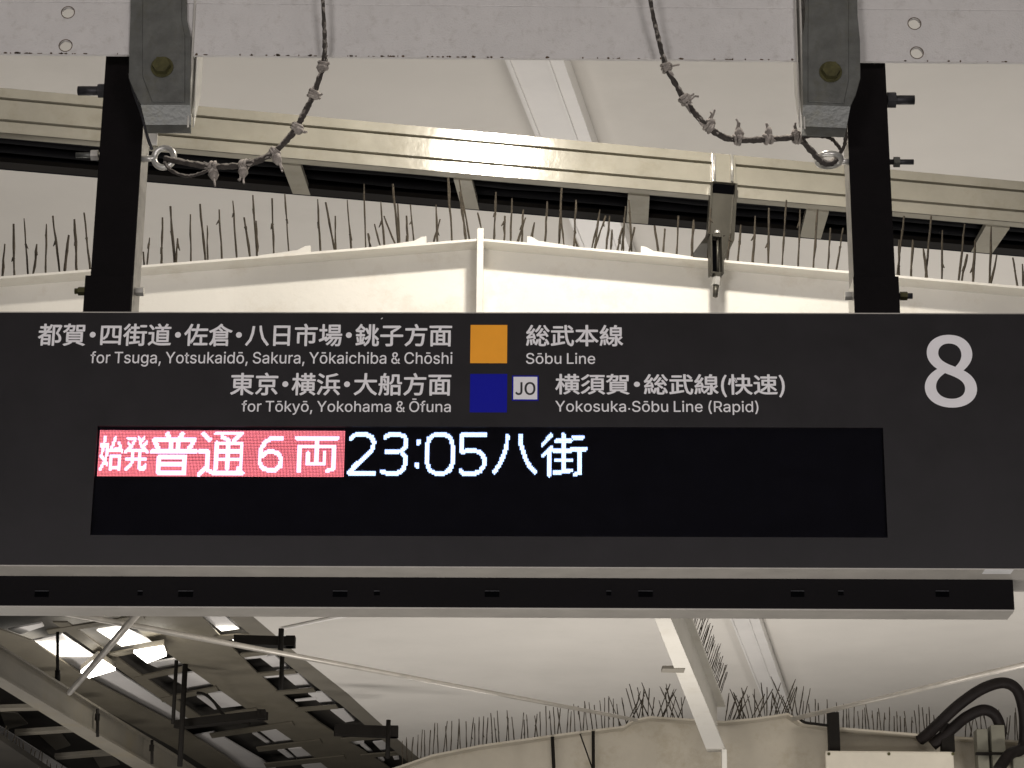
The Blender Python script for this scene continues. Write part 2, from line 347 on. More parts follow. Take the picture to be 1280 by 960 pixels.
GLYPH['j' '日'] = (350, [[89,90,89,123,147,123,205,123,263,123,263,90,263,58,263,25,205,25,147,25,89,25,89,58],
  [147,149,89,149,89,181,89,212,89,244,147,244,205,244,263,244,263,212,263,181,263,149,205,149],
  [138,270,62,270,62,172,62,74,62,-24,71,-24,80,-24,89,-24,89,-17,89,-9,89,-1,147,-1,205,-1,263,-1,263,-8,263,-15,263,-22,273,-22,282,-22,291,-22,291,75,291,173,291,270,215,270]])
GLYPH['j' '市'] = (350, [[153,292,145,289,153,275,162,256,168,243,118,243,68,243,18,243,18,234,18,226,18,217,65,217,113,217,160,217,160,201,160,185,160,169,124,169,88,169,52,169,52,117,52,65,52,13,61,13,69,13,78,13,78,56,78,100,78,144,106,144,133,144,160,144,160,87,160,30,160,-27,169,-27,178,-27,187,-27,187,30,187,87,187,144,217,144,246,144,275,144,275,111,275,79,275,46,275,41,273,40,267,39,261,39,239,39,216,40,220,32,224,22,225,14,255,14,274,14,287,19,298,23,302,31,302,46,302,87,302,128,302,169,264,169,225,169,187,169,187,185,187,201,187,217,236,217,284,217,333,217,333,226,333,234,333,243,286,243,239,243,193,243,194,243,196,244,198,244,193,258,180,280,170,297,162,294]])
GLYPH['j' '場'] = (350, [[174,208,174,217,212,217,249,217,287,217,287,208,287,199,287,190,249,190,212,190,174,190,174,199],
  [174,255,174,264,212,264,249,264,287,264,287,255,287,246,287,236,249,236,212,236,174,236,174,246],
  [204,284,150,284,150,246,150,208,150,170,204,170,258,170,311,170,311,208,311,246,311,284,258,284],
  [189,150,116,150,116,143,116,135,116,127,132,127,149,127,165,127,148,99,123,74,95,57,100,54,109,45,113,41,129,52,145,65,159,81,171,81,183,81,194,81,175,49,144,18,115,2,121,-2,129,-9,133,-14,165,6,200,45,218,81,230,81,241,81,252,81,238,43,212,5,183,-14,190,-18,198,-24,203,-29,233,-6,260,39,274,81,283,81,292,81,301,81,297,26,292,4,286,-3,283,-6,280,-7,275,-7,270,-7,258,-6,245,-5,249,-11,251,-20,251,-27,265,-27,279,-27,286,-27,294,-26,301,-24,306,-18,316,-8,321,20,327,92,327,96,328,103,328,103,277,103,227,103,176,103,182,111,187,119,191,127,240,127,288,127,336,127,336,135,336,143,336,150,263,150],
  [25,68,12,62,15,54,19,45,22,36,51,50,90,69,126,87,124,95,122,103,120,110,108,105,96,100,84,94,84,127,84,160,84,193,97,193,110,193,122,193,122,202,122,210,122,218,110,218,97,218,84,218,84,243,84,267,84,291,76,291,68,291,60,291,60,267,60,243,60,218,46,218,32,218,19,218,19,210,19,202,19,193,32,193,46,193,60,193,60,157,60,120,60,83,41,75]])
GLYPH['j' '銚'] = (350, [[32,99,26,98,32,77,37,50,39,32,44,34,50,36,56,38,55,55,49,82,43,102,37,101],
  [122,104,115,106,112,88,105,60,100,42,105,40,110,38,116,36,121,53,129,78,135,100,128,102],
  [159,96,144,87,148,79,152,72,156,65,170,76,184,87,198,98,193,55,176,19,130,-10,136,-14,144,-23,148,-28,215,15,224,77,224,147,224,195,224,243,224,291,216,291,208,291,201,291,201,253,201,215,201,178,194,196,182,218,169,236,162,233,156,229,149,225,164,203,178,174,182,154,188,157,195,161,201,164,201,159,201,153,201,147,201,140,200,133,200,125,179,110],
  [319,235,312,240,304,222,290,196,277,178,277,215,277,253,277,291,269,291,261,291,253,291,253,198,253,106,253,13,253,-18,259,-26,282,-26,286,-26,306,-26,311,-26,332,-26,338,-9,340,35,333,37,324,41,318,46,317,8,317,-2,310,-2,305,-2,289,-2,286,-2,278,-2,277,0,277,13,277,43,277,73,277,103,294,88,312,71,320,58,326,64,332,70,338,76,326,92,300,115,279,131,278,130,278,130,277,129,277,141,277,153,277,165,280,162,284,159,287,157,301,175,319,203,334,226,327,231],
  [86,293,80,296,64,262,37,229,11,209,14,202,20,188,22,182,27,187,33,192,38,198,38,193,38,188,38,182,49,182,60,182,71,182,71,170,71,157,71,144,54,144,37,144,20,144,20,136,20,129,20,121,37,121,54,121,71,121,71,87,71,53,71,19,52,15,34,12,16,8,18,0,19,-8,21,-16,53,-9,98,2,139,12,139,19,138,26,138,34,123,30,108,27,92,24,92,56,92,89,92,121,108,121,123,121,138,121,138,129,138,136,138,144,123,144,108,144,92,144,92,157,92,170,92,182,104,182,116,182,128,182,128,190,128,197,128,205,100,205,72,205,45,205,58,219,70,235,81,253,102,238,123,220,136,205,140,212,144,219,148,227,134,240,113,257,92,272,95,277,97,282,99,287,93,290]])
GLYPH['j' '子'] = (350, [[192,203,163,189,163,172,163,155,163,138,114,138,66,138,18,138,18,130,18,121,18,112,66,112,114,112,163,112,163,77,163,42,163,7,163,1,160,-1,153,-1,146,-2,120,-2,91,-1,96,-8,100,-20,103,-28,136,-28,159,-27,172,-23,186,-19,190,-11,190,7,190,42,190,77,190,112,238,112,286,112,334,112,334,121,334,130,334,138,286,138,238,138,190,138,190,151,190,163,190,175,230,196,275,228,306,257,299,262,292,267,286,272,284,271,282,271,280,270,204,270,129,270,53,270,53,262,53,253,53,244,119,244,185,244,251,244,226,224]])
GLYPH['j' '方'] = (350, [[162,290,154,286,163,270,174,248,178,234,127,234,75,234,24,234,24,225,24,217,24,208,56,208,88,208,119,208,115,127,106,37,16,-8,23,-13,32,-22,35,-29,102,6,128,64,139,126,181,126,223,126,265,126,259,47,252,13,242,4,237,1,233,0,225,0,216,0,191,0,166,2,171,-5,175,-15,175,-23,199,-25,222,-25,234,-24,248,-23,256,-20,265,-12,278,2,285,40,292,139,293,143,293,152,293,152,243,152,194,152,144,152,146,171,147,189,148,208,208,208,268,208,328,208,328,217,328,225,328,234,278,234,229,234,180,234,188,237,197,241,205,244,200,258,189,280,179,296,171,293]])
GLYPH['j' '面'] = (350, [[136,104,136,117,161,117,186,117,210,117,210,104,210,91,210,77,186,77,161,77,136,77,136,91],
  [161,138,136,138,136,151,136,164,136,177,161,177,186,177,210,177,210,164,210,151,210,138,186,138],
  [136,42,136,56,161,56,186,56,210,56,210,42,210,29,210,15,186,15,161,15,136,15,136,29],
  [124,271,20,271,20,263,20,254,20,246,65,246,110,246,155,246,153,231,149,215,146,202,109,202,73,202,36,202,36,125,36,49,36,-28,45,-28,53,-28,62,-28,62,-22,62,-16,62,-9,137,-9,212,-9,287,-9,287,-16,287,-22,287,-28,296,-28,305,-28,314,-28,314,49,314,125,314,202,267,202,220,202,173,202,177,216,182,231,186,246,234,246,283,246,331,246,331,254,331,263,331,271,227,271],
  [78,15,62,15,62,69,62,123,62,177,78,177,95,177,112,177,112,123,112,69,112,15,95,15],
  [287,69,287,15,270,15,252,15,235,15,235,69,235,123,235,177,252,177,270,177,287,177,287,123]])
GLYPH['j' '始'] = (350, [[213,114,162,114,162,67,162,19,162,-28,170,-28,178,-28,186,-28,186,-23,186,-18,186,-13,221,-13,256,-13,292,-13,292,-18,292,-22,292,-27,300,-27,308,-27,317,-27,317,20,317,67,317,114,265,114],
  [221,11,186,11,186,37,186,64,186,91,221,91,256,91,292,91,292,64,292,37,292,11,256,11],
  [149,148,150,143,160,147,175,148,306,158,310,149,314,141,317,133,324,137,332,141,339,145,328,172,304,213,280,243,273,240,266,237,259,233,271,218,283,199,293,181,256,179,219,176,182,174,205,206,228,246,247,287,238,289,229,292,220,294,202,250,173,203,164,190,155,178,148,169,141,168,145,161],
  [64,167,71,198,84,198,97,198,111,198,106,153,98,115,86,84,75,94,62,103,50,112,57,137],
  [31,127,23,102,40,90,59,76,76,61,60,29,39,7,14,-7,20,-12,27,-21,30,-27,57,-11,78,12,95,43,108,30,120,18,127,7,133,14,138,22,144,29,135,40,121,54,106,68,122,107,132,157,136,221,131,221,126,222,121,223,119,223,118,223,117,222,103,222,89,222,76,222,80,246,84,270,87,291,79,292,70,292,62,293,60,271,56,247,52,222,40,222,27,222,15,222,15,214,15,206,15,198,26,198,36,198,47,198,40,162]])
GLYPH['j' '発'] = (350, [[316,246,310,250,297,237,277,218,259,205,251,213,243,222,236,232,253,244,273,261,288,276,282,281,275,286,268,290,257,278,240,262,225,249,216,263,209,278,203,293,195,291,188,288,180,286,197,241,224,201,258,170,203,170,148,170,93,170,125,196,151,231,166,272,160,275,155,277,149,280,147,280,146,279,144,279,111,279,77,279,44,279,44,271,44,264,44,256,73,256,102,256,131,256,123,239,111,224,98,209,87,220,70,234,56,244,50,239,45,234,39,230,54,219,71,204,82,193,60,173,35,157,10,147,15,142,23,133,26,127,44,135,62,146,79,158,79,154,79,149,79,145,92,145,104,145,116,145,116,129,116,114,116,98,116,96,116,94,116,92,89,92,62,92,35,92,35,84,35,76,35,68,61,68,87,68,113,68,107,39,87,11,28,-9,33,-14,41,-23,44,-30,113,-6,134,30,140,68,162,68,183,68,204,68,204,49,204,31,204,12,204,-18,211,-26,241,-26,248,-26,281,-26,287,-26,313,-26,320,-13,323,32,316,34,305,38,299,43,298,5,296,-1,285,-1,278,-1,250,-1,245,-1,233,-1,231,0,231,12,231,30,231,49,231,68,259,68,287,68,314,68,314,76,314,84,314,92,287,92,259,92,231,92,231,110,231,127,231,145,244,145,258,145,272,145,272,149,272,154,272,158,287,146,304,136,322,127,326,134,334,145,340,150,316,159,294,173,274,190,292,203,313,221,329,236,323,241],
  [143,129,143,145,163,145,183,145,204,145,204,127,204,110,204,92,183,92,163,92,143,92,143,94,143,96,143,98,143,113]])
GLYPH['j' '東'] = (350, [[89,207,54,207,54,164,54,121,54,78,82,78,110,78,139,78,107,45,58,15,14,0,20,-6,28,-16,33,-22,77,-5,127,29,161,67,161,35,161,4,161,-28,170,-28,179,-28,188,-28,188,4,188,36,188,68,222,30,272,-5,318,-23,322,-16,331,-6,337,0,292,14,242,45,210,78,240,78,271,78,301,78,301,121,301,164,301,207,263,207,225,207,188,207,188,216,188,226,188,236,235,236,282,236,329,236,329,244,329,253,329,261,282,261,235,261,188,261,188,272,188,283,188,294,179,294,170,294,161,294,161,283,161,272,161,261,115,261,69,261,23,261,23,253,23,244,23,236,69,236,115,236,161,236,161,226,161,216,161,207,125,207],
  [79,121,79,133,106,133,134,133,161,133,161,121,161,110,161,99,134,99,106,99,79,99,79,110],
  [188,121,188,133,216,133,245,133,274,133,274,121,274,110,274,99,245,99,216,99,188,99,188,110],
  [79,174,79,186,106,186,134,186,161,186,161,174,161,163,161,152,134,152,106,152,79,152,79,163],
  [188,174,188,186,216,186,245,186,274,186,274,174,274,163,274,152,245,152,216,152,188,152,188,163]])
GLYPH['j' '京'] = (350, [[92,155,92,173,148,173,204,173,260,173,260,155,260,136,260,117,204,117,148,117,92,117,92,136],
  [247,63,240,58,263,35,291,2,304,-18,312,-13,319,-8,327,-3,313,17,284,49,261,72,254,67],
  [91,68,82,71,69,48,42,18,18,-1,24,-5,33,-12,37,-17,62,4,90,35,108,62,99,65],
  [154,291,145,289,153,277,161,263,167,251,119,251,71,251,23,251,23,242,23,233,23,225,125,225,226,225,328,225,328,233,328,242,328,251,285,251,241,251,197,251,192,264,180,283,171,297,162,294],
  [140,196,66,196,66,162,66,128,66,93,98,93,130,93,162,93,162,63,162,33,162,3,162,-2,161,-4,154,-4,148,-4,126,-4,102,-4,106,-11,110,-21,111,-28,142,-29,162,-28,174,-25,187,-21,190,-13,190,2,190,33,190,63,190,93,223,93,255,93,288,93,288,128,288,162,288,196,214,196]])
GLYPH['j' '横'] = (350, [[198,26,190,31,175,16,145,-1,119,-11,125,-15,133,-23,137,-28,162,-18,194,0,214,17,206,21],
  [260,20,253,15,277,2,306,-16,320,-29,327,-23,334,-18,340,-12,325,0,294,18,272,30,266,25],
  [75,294,67,294,67,269,67,244,67,219,51,219,34,219,18,219,18,211,18,203,18,194,33,194,49,194,64,194,54,146,32,91,9,61,14,55,20,45,23,39,39,61,55,98,67,137,67,82,67,27,67,-28,75,-28,83,-28,91,-28,91,28,91,83,91,138,102,120,114,98,119,87,124,94,129,101,134,108,128,117,101,157,91,168,91,177,91,186,91,194,104,194,116,194,129,194,129,190,129,186,129,182,159,182,189,182,219,182,219,174,219,165,219,157,194,157,169,157,144,157,144,117,144,78,144,39,204,39,264,39,323,39,323,78,323,117,323,157,297,157,270,157,244,157,244,165,244,174,244,182,275,182,306,182,336,182,336,190,336,197,336,205,320,205,303,205,286,205,286,217,286,228,286,240,300,240,314,240,328,240,328,247,328,255,328,262,314,262,300,262,286,262,286,273,286,283,286,294,278,294,269,294,261,294,261,283,261,273,261,262,243,262,224,262,205,262,205,273,205,283,205,294,197,294,189,294,180,294,180,283,180,273,180,262,167,262,153,262,139,262,139,255,139,247,139,240,153,240,167,240,180,240,180,228,180,217,180,205,165,205,149,205,133,205,133,210,133,214,133,219,119,219,105,219,91,219,91,244,91,269,91,294,83,294],
  [224,205,205,205,205,217,205,228,205,240,224,240,243,240,261,240,261,228,261,217,261,205,243,205],
  [168,78,168,89,185,89,202,89,219,89,219,78,219,68,219,58,202,58,185,58,168,58,168,68],
  [244,78,244,89,262,89,280,89,299,89,299,78,299,68,299,58,280,58,262,58,244,58,244,68],
  [168,127,168,137,185,137,202,137,219,137,219,127,219,117,219,107,202,107,185,107,168,107,168,117],
  [244,127,244,137,262,137,280,137,299,137,299,127,299,117,299,107,280,107,262,107,244,107,244,117]])
GLYPH['j' '浜'] = (350, [[39,277,33,271,55,258,84,240,98,228,103,235,109,242,114,249,99,261,70,278,49,289,44,283],
  [18,186,13,180,35,168,64,150,79,139,84,146,89,153,94,161,79,172,50,189,28,199,23,193],
  [34,19,18,-7,26,-11,35,-15,44,-20,61,12,81,53,97,90,89,94,82,98,74,103,57,64],
  [178,54,169,57,155,31,132,5,109,-12,116,-16,126,-24,132,-29,154,-9,180,20,196,49,187,51],
  [253,50,245,46,270,24,298,-6,311,-26,319,-21,326,-16,334,-12,320,8,291,37,268,58,260,54],
  [193,265,143,257,143,203,143,149,143,95,130,95,117,95,104,95,104,87,104,80,104,72,181,72,259,72,336,72,336,80,336,87,336,95,317,95,298,95,278,95,278,119,278,143,278,167,294,167,311,167,327,167,327,175,327,183,327,192,274,192,222,192,169,192,169,208,169,224,169,240,217,248,269,260,307,273,298,279,290,285,281,291,250,279],
  [252,119,252,95,224,95,197,95,169,95,169,119,169,143,169,167,197,167,224,167,252,167,252,143]])
GLYPH['j' '大'] = (350, [[171,294,161,294,161,266,161,231,156,194,111,194,67,194,22,194,22,185,22,176,22,167,65,167,108,167,152,167,138,100,103,32,15,-6,22,-11,31,-21,35,-27,120,12,158,79,175,147,203,67,248,5,316,-27,320,-20,329,-9,335,-3,268,26,222,89,197,167,241,167,286,167,330,167,330,176,330,185,330,194,281,194,233,194,184,194,189,230,189,265,190,294,180,294]])
GLYPH['j' '船'] = (350, [[82,210,77,207,85,192,93,171,97,157,103,160,109,162,116,165,112,178,103,199,94,214,88,212],
  [81,102,76,99,86,83,97,60,101,46,107,48,113,51,119,54,114,68,104,90,93,107,87,105],
  [229,119,185,119,185,70,185,21,185,-29,193,-29,201,-29,209,-29,209,-23,209,-17,209,-12,236,-12,263,-12,291,-12,291,-17,291,-22,291,-27,299,-27,307,-27,316,-27,316,22,316,70,316,119,272,119],
  [236,12,209,12,209,40,209,68,209,95,236,95,263,95,291,95,291,68,291,40,291,12,263,12],
  [233,275,200,275,200,257,200,240,200,223,200,198,195,171,162,150,167,147,176,138,179,133,216,157,223,192,223,222,223,232,223,242,223,251,240,251,258,251,275,251,275,226,275,200,275,174,275,150,279,140,302,140,306,140,317,140,321,140,326,140,332,141,336,142,335,147,335,157,334,163,331,162,324,161,320,161,317,161,307,161,304,161,299,161,299,164,299,174,299,208,299,241,299,275,266,275],
  [107,229,130,229,130,200,130,171,130,142,107,142,85,142,62,142,62,171,62,200,62,229,85,229],
  [23,142,15,142,15,134,15,127,15,119,23,119,31,119,39,119,39,76,37,21,12,-17,18,-19,28,-26,32,-30,58,10,62,73,62,119,85,119,107,119,130,119,130,81,130,43,130,4,130,0,129,-1,125,-1,120,-1,107,-2,92,-1,96,-7,99,-18,100,-24,121,-24,134,-24,143,-20,151,-15,154,-8,154,4,154,86,154,169,154,251,135,251,116,251,98,251,102,263,107,277,112,290,103,292,94,293,85,295,83,282,79,264,74,251,62,251,51,251,39,251,39,214,39,178,39,142,31,142]])
GLYPH['j' '総'] = (350, [[285,69,279,66,294,43,310,11,315,-9,322,-5,329,-2,335,2,330,22,314,53,298,76,292,73],
  [203,288,195,290,183,256,160,223,134,202,140,199,150,192,154,188,180,211,204,246,219,285,211,286],
  [290,260,276,291,269,288,262,285,256,283,271,249,299,210,322,189,326,195,334,203,339,207,317,225],
  [204,116,199,111,219,99,244,81,256,67,262,72,268,78,273,83,261,96,236,114,214,125,209,120],
  [199,80,191,80,191,55,191,30,191,4,191,-19,197,-26,224,-26,229,-26,258,-26,264,-26,285,-26,291,-16,293,23,287,24,277,28,272,32,271,0,270,-5,261,-5,255,-5,231,-5,227,-5,217,-5,215,-4,215,5,215,30,215,55,215,80,207,80],
  [168,70,160,71,156,45,146,14,134,-4,141,-7,148,-10,155,-13,168,7,178,41,182,68,175,69],
  [72,67,65,66,69,42,73,11,74,-10,80,-9,87,-7,94,-6,93,14,89,46,85,69,79,68],
  [37,68,29,69,26,40,21,8,12,-14,18,-16,28,-19,33,-22,40,1,47,34,51,65,44,66],
  [106,75,99,73,106,53,114,28,117,11,123,13,130,15,137,18,133,34,125,59,118,78,112,76],
  [164,129,165,123,173,127,186,129,289,139,294,130,298,121,301,114,308,118,315,122,322,126,312,146,290,179,272,204,265,201,259,197,252,194,260,183,269,171,277,159,250,156,222,154,195,151,215,175,235,204,251,233,243,236,235,240,228,244,211,209,185,174,177,164,169,155,163,148,157,147,160,140],
  [22,89,23,84,30,88,41,90,117,101,118,93,120,86,120,80,127,82,134,84,141,86,139,105,130,137,121,161,114,159,108,158,101,156,105,146,108,134,111,122,93,120,74,117,55,115,83,147,111,188,134,228,127,232,119,236,112,241,104,225,95,209,86,195,74,194,61,193,48,192,68,218,87,252,102,285,95,288,87,291,79,294,64,256,39,216,32,206,25,195,19,188,13,186,15,180,19,168,21,163,26,165,34,167,71,172,58,152,46,137,41,131,30,118,22,110,15,108,18,101]])
GLYPH['j' '武'] = (350, [[259,278,252,274,272,259,294,237,305,222,311,227,318,233,324,238,313,252,291,273,271,287,265,283],
  [92,273,47,273,47,265,47,257,47,249,92,249,136,249,181,249,181,257,181,265,181,273,136,273],
  [218,292,209,292,209,264,210,236,211,209,147,209,83,209,19,209,19,201,19,192,19,184,84,184,148,184,213,184,221,62,246,-29,298,-29,324,-29,333,-11,338,50,331,53,321,58,315,64,314,17,310,-3,300,-3,269,-3,246,74,239,184,270,184,300,184,331,184,331,192,331,201,331,209,300,209,269,209,237,209,236,235,235,263,236,292,227,292],
  [55,145,47,145,47,100,47,54,47,8,36,6,25,5,15,3,17,-5,19,-14,22,-23,71,-14,143,-1,210,12,209,20,209,28,208,36,185,32,161,28,138,24,138,49,138,74,138,99,158,99,178,99,198,99,198,107,198,115,198,123,178,123,158,123,138,123,138,139,138,156,138,172,129,172,121,172,112,172,112,121,112,70,112,19,99,17,85,15,71,12,71,57,71,101,71,145,63,145]])
GLYPH['j' '本'] = (350, [[170,294,161,294,161,269,161,245,161,220,115,220,69,220,23,220,23,211,23,202,23,194,58,194,93,194,129,194,103,134,60,77,13,49,19,44,28,34,32,28,83,62,128,125,155,194,157,194,159,194,161,194,161,150,161,107,161,64,134,64,106,64,79,64,79,55,79,46,79,37,106,37,134,37,161,37,161,16,161,-6,161,-28,170,-28,180,-28,189,-28,189,-6,189,16,189,37,216,37,243,37,270,37,270,46,270,55,270,64,243,64,216,64,189,64,189,107,189,150,189,194,190,194,192,194,194,194,220,125,265,62,317,28,322,36,331,46,338,51,289,79,245,134,220,194,256,194,292,194,328,194,328,202,328,211,328,220,282,220,235,220,189,220,189,245,189,269,189,294,180,294]])
GLYPH['j' '線'] = (350, [[183,175,183,186,220,186,256,186,293,186,293,175,293,165,293,154,256,154,220,154,183,154,183,165],
  [183,226,183,236,220,236,256,236,293,236,293,226,293,216,293,206,256,206,220,206,183,206,183,216],
  [70,67,64,66,68,42,71,11,71,-9,78,-8,85,-7,92,-6,91,15,88,46,83,69,77,68],
  [37,68,29,69,26,40,21,8,12,-14,18,-16,28,-19,33,-22,40,1,47,34,51,65,44,66],
  [102,75,96,73,103,55,110,30,113,15,119,17,126,19,132,21,129,37,121,60,114,78,108,76],
  [316,116,310,121,300,109,284,93,270,81,263,93,258,107,254,121,254,125,254,129,254,133,275,133,297,133,318,133,318,175,318,216,318,257,292,257,265,257,239,257,244,267,249,278,254,288,244,290,234,292,224,294,222,284,217,269,213,257,195,257,177,257,159,257,159,216,159,175,159,133,182,133,205,133,229,133,229,89,229,45,229,1,229,-3,228,-4,223,-4,218,-5,203,-5,187,-4,190,-11,194,-21,195,-28,217,-28,232,-28,242,-24,251,-20,254,-13,254,1,254,23,254,45,254,67,270,33,293,4,320,-13,324,-6,332,3,338,8,315,20,296,39,280,63,296,75,314,91,329,105,323,110],
  [164,104,146,104,146,97,146,90,146,82,161,82,176,82,192,82,179,48,154,20,127,7,132,2,138,-6,142,-11,178,8,208,46,221,100,216,102,211,103,206,105,204,105,203,105,201,104,183,104],
  [22,90,23,84,29,88,40,90,110,100,111,94,113,87,114,80,121,82,128,84,135,86,133,105,124,137,115,161,108,159,102,158,95,156,99,145,102,133,105,121,89,119,72,117,55,114,83,147,111,188,133,228,125,233,118,237,110,242,103,225,93,209,84,195,72,194,60,193,48,192,67,218,86,252,100,285,92,288,84,291,76,295,62,257,39,217,31,207,25,196,18,189,12,187,15,181,19,168,21,163,26,165,33,167,69,172,57,153,45,139,40,132,30,119,22,111,14,109,18,102]])
GLYPH['j' '須'] = (350, [[110,285,102,288,81,263,44,236,14,221,21,216,29,208,33,202,65,220,102,249,127,278,118,281],
  [116,186,108,190,88,162,50,134,18,118,25,112,33,104,37,98,71,117,109,148,132,180,124,183],
  [124,89,116,92,94,55,54,20,12,1,19,-5,27,-14,32,-20,75,3,116,40,140,82,132,85],
  [178,137,178,148,217,148,257,148,296,148,296,137,296,126,296,114,257,114,217,114,178,114,178,126],
  [178,83,178,95,217,95,257,95,296,95,296,83,296,72,296,60,257,60,217,60,178,60,178,72],
  [178,190,178,202,217,202,257,202,296,202,296,190,296,179,296,168,257,168,217,168,178,168,178,179],
  [200,27,193,32,175,17,139,0,110,-10,115,-15,123,-23,126,-28,157,-18,193,0,215,18,208,23],
  [258,22,252,17,276,4,307,-16,321,-29,328,-23,335,-18,342,-13,326,0,295,19,272,31,265,26],
  [173,222,153,222,153,161,153,101,153,40,210,40,266,40,322,40,322,101,322,161,322,222,294,222,266,222,238,222,242,232,246,243,249,254,277,254,306,254,334,254,334,262,334,269,334,277,268,277,203,277,137,277,137,269,137,262,137,254,164,254,192,254,219,254,217,244,215,232,212,222,192,222]])
GLYPH['j' '快'] = (350, [[68,294,60,294,60,187,60,80,60,-28,68,-28,77,-28,86,-28,86,80,86,187,86,294,77,294],
  [35,226,28,227,26,198,19,160,10,137,17,134,24,132,30,129,40,155,46,195,48,224,41,225],
  [93,232,86,230,97,209,108,181,112,164,119,167,125,171,132,174,128,190,116,217,105,238,99,235],
  [282,160,282,133,264,133,246,133,228,133,229,148,229,163,229,178,229,190,229,202,229,214,247,214,264,214,282,214,282,187],
  [212,294,203,294,203,276,203,257,203,238,180,238,157,238,134,238,134,230,134,222,134,214,157,214,180,214,203,214,203,202,203,190,203,178,203,164,203,148,201,133,173,133,144,133,116,133,116,125,116,116,116,108,143,108,170,108,198,108,189,65,166,22,104,-9,110,-14,119,-24,123,-29,181,3,208,47,220,91,240,36,273,-7,322,-29,326,-21,335,-10,341,-5,292,13,258,56,239,108,272,108,305,108,338,108,338,116,338,125,338,133,328,133,318,133,308,133,308,168,308,203,308,238,282,238,255,238,229,238,229,257,229,276,229,294,221,294]])
GLYPH['j' '速'] = (350, [[30,271,24,266,43,248,67,222,78,206,85,211,92,216,99,221,88,238,63,263,44,280,37,275],
  [93,124,93,169,68,169,42,169,17,169,17,161,17,153,17,145,34,145,51,145,68,145,68,108,68,72,68,35,52,29,33,15,15,-3,20,-11,26,-18,31,-25,50,-4,68,15,81,15,89,15,100,4,114,-4,139,-18,169,-21,210,-21,243,-21,304,-19,329,-18,330,-10,334,2,337,8,303,5,251,2,211,2,173,2,143,5,120,18,108,24,100,30,93,34,93,79],
  [150,170,150,185,168,185,187,185,206,185,206,170,206,155,206,140,187,140,168,140,150,140,150,155],
  [231,170,231,185,251,185,270,185,290,185,290,170,290,155,290,140,270,140,251,140,231,140,231,155],
  [214,294,206,294,206,282,206,270,206,258,174,258,143,258,111,258,111,250,111,243,111,235,143,235,174,235,206,235,206,225,206,216,206,206,179,206,152,206,125,206,125,177,125,148,125,119,148,119,171,119,194,119,174,89,139,61,107,47,113,42,120,34,124,27,153,42,184,69,206,99,206,72,206,44,206,17,214,17,223,17,231,17,231,44,231,71,231,98,261,77,292,51,308,33,314,39,319,45,325,51,306,70,271,98,239,119,265,119,290,119,315,119,315,148,315,177,315,206,287,206,259,206,231,206,231,216,231,225,231,235,264,235,298,235,331,235,331,243,331,250,331,258,298,258,264,258,231,258,231,270,231,282,231,294,223,294]])
GLYPH['j' '・'] = (350, [[196,170,175,170,154,170,138,154,138,133,138,112,154,96,175,96,196,96,212,112,212,133,212,154]])
GLYPH['j' '('] = (118, [[51,-16,84,-69,90,-66,97,-63,103,-60,73,-10,59,49,59,109,59,168,73,227,103,277,97,280,90,283,84,286,51,234,32,178,32,109,32,40]])
GLYPH['j' ')'] = (118, [[28,-66,35,-69,67,-16,86,40,86,109,86,178,67,234,35,286,28,283,21,280,15,277,45,227,60,168,60,109,60,49,45,-10,15,-60,21,-63]])
GLYPH['j' '8'] = (194, [[50,-5,98,-5,146,-5,178,25,178,62,178,97,158,116,135,129,135,130,135,130,135,131,150,143,169,166,169,193,169,232,143,261,99,261,59,261,28,234,28,195,28,168,44,149,63,136,63,136,63,135,63,135,40,122,16,98,16,64,16,24],
  [133,155,116,139,85,151,57,165,57,195,57,220,75,237,98,237,126,237,142,217,142,191,142,172],
  [128,19,98,19,68,19,44,39,44,67,44,91,59,111,80,125,116,110,148,97,148,63,148,37]])
GLYPH['j' 'J'] = (187, [[50,-5,83,-5,133,-5,154,31,154,75,154,136,154,196,154,257,143,257,132,257,121,257,121,197,121,138,121,78,121,40,107,24,80,24,61,24,47,32,35,53,28,47,20,42,12,36,27,9]])
GLYPH['j' 'O'] = (260, [[65,-5,130,-5,194,-5,239,47,239,129,239,211,194,261,130,261,65,261,20,211,20,129,20,47],
  [176,24,130,24,84,24,54,65,54,129,54,193,84,233,130,233,176,233,206,193,206,129,206,65]])
GLYPH['l' '&'] = (448, [[221,-7,197,-7,163,-7,135,-1,110,12,86,24,67,41,54,62,41,83,34,107,34,133,34,155,39,174,47,189,56,205,69,220,85,235,101,249,119,263,140,279,166,298,191,316,216,335,223,340,230,346,237,352,244,359,250,366,255,375,259,384,262,394,262,405,262,421,256,434,245,445,235,456,220,461,201,461,189,461,178,458,168,453,158,448,151,441,145,431,140,422,137,411,137,399,137,386,140,374,145,363,151,352,159,340,169,327,179,315,190,300,204,284,282,189,360,95,438,0,413,0,389,0,364,0,300,77,236,154,171,231,152,255,135,275,121,293,107,310,95,327,87,344,79,361,75,379,75,398,75,421,81,441,91,458,101,475,116,489,134,499,153,509,175,513,200,513,225,513,247,509,266,499,284,489,298,476,308,459,319,443,324,424,324,404,324,389,321,375,315,362,309,348,302,336,291,325,281,314,269,303,256,293,222,268,188,243,154,217,133,202,119,188,110,174,101,161,97,147,97,131,97,115,101,100,109,87,117,75,129,65,143,57,158,50,174,46,193,46,213,46,233,51,251,59,270,68,286,80,301,95,316,111,328,130,336,151,345,173,349,197,349,224,368,224,388,224,408,224,408,192,404,165,397,144,389,122,381,105,371,92,361,79,352,69,345,62,341,57,337,52,333,47,316,29,296,16,271,7,246,-2]])
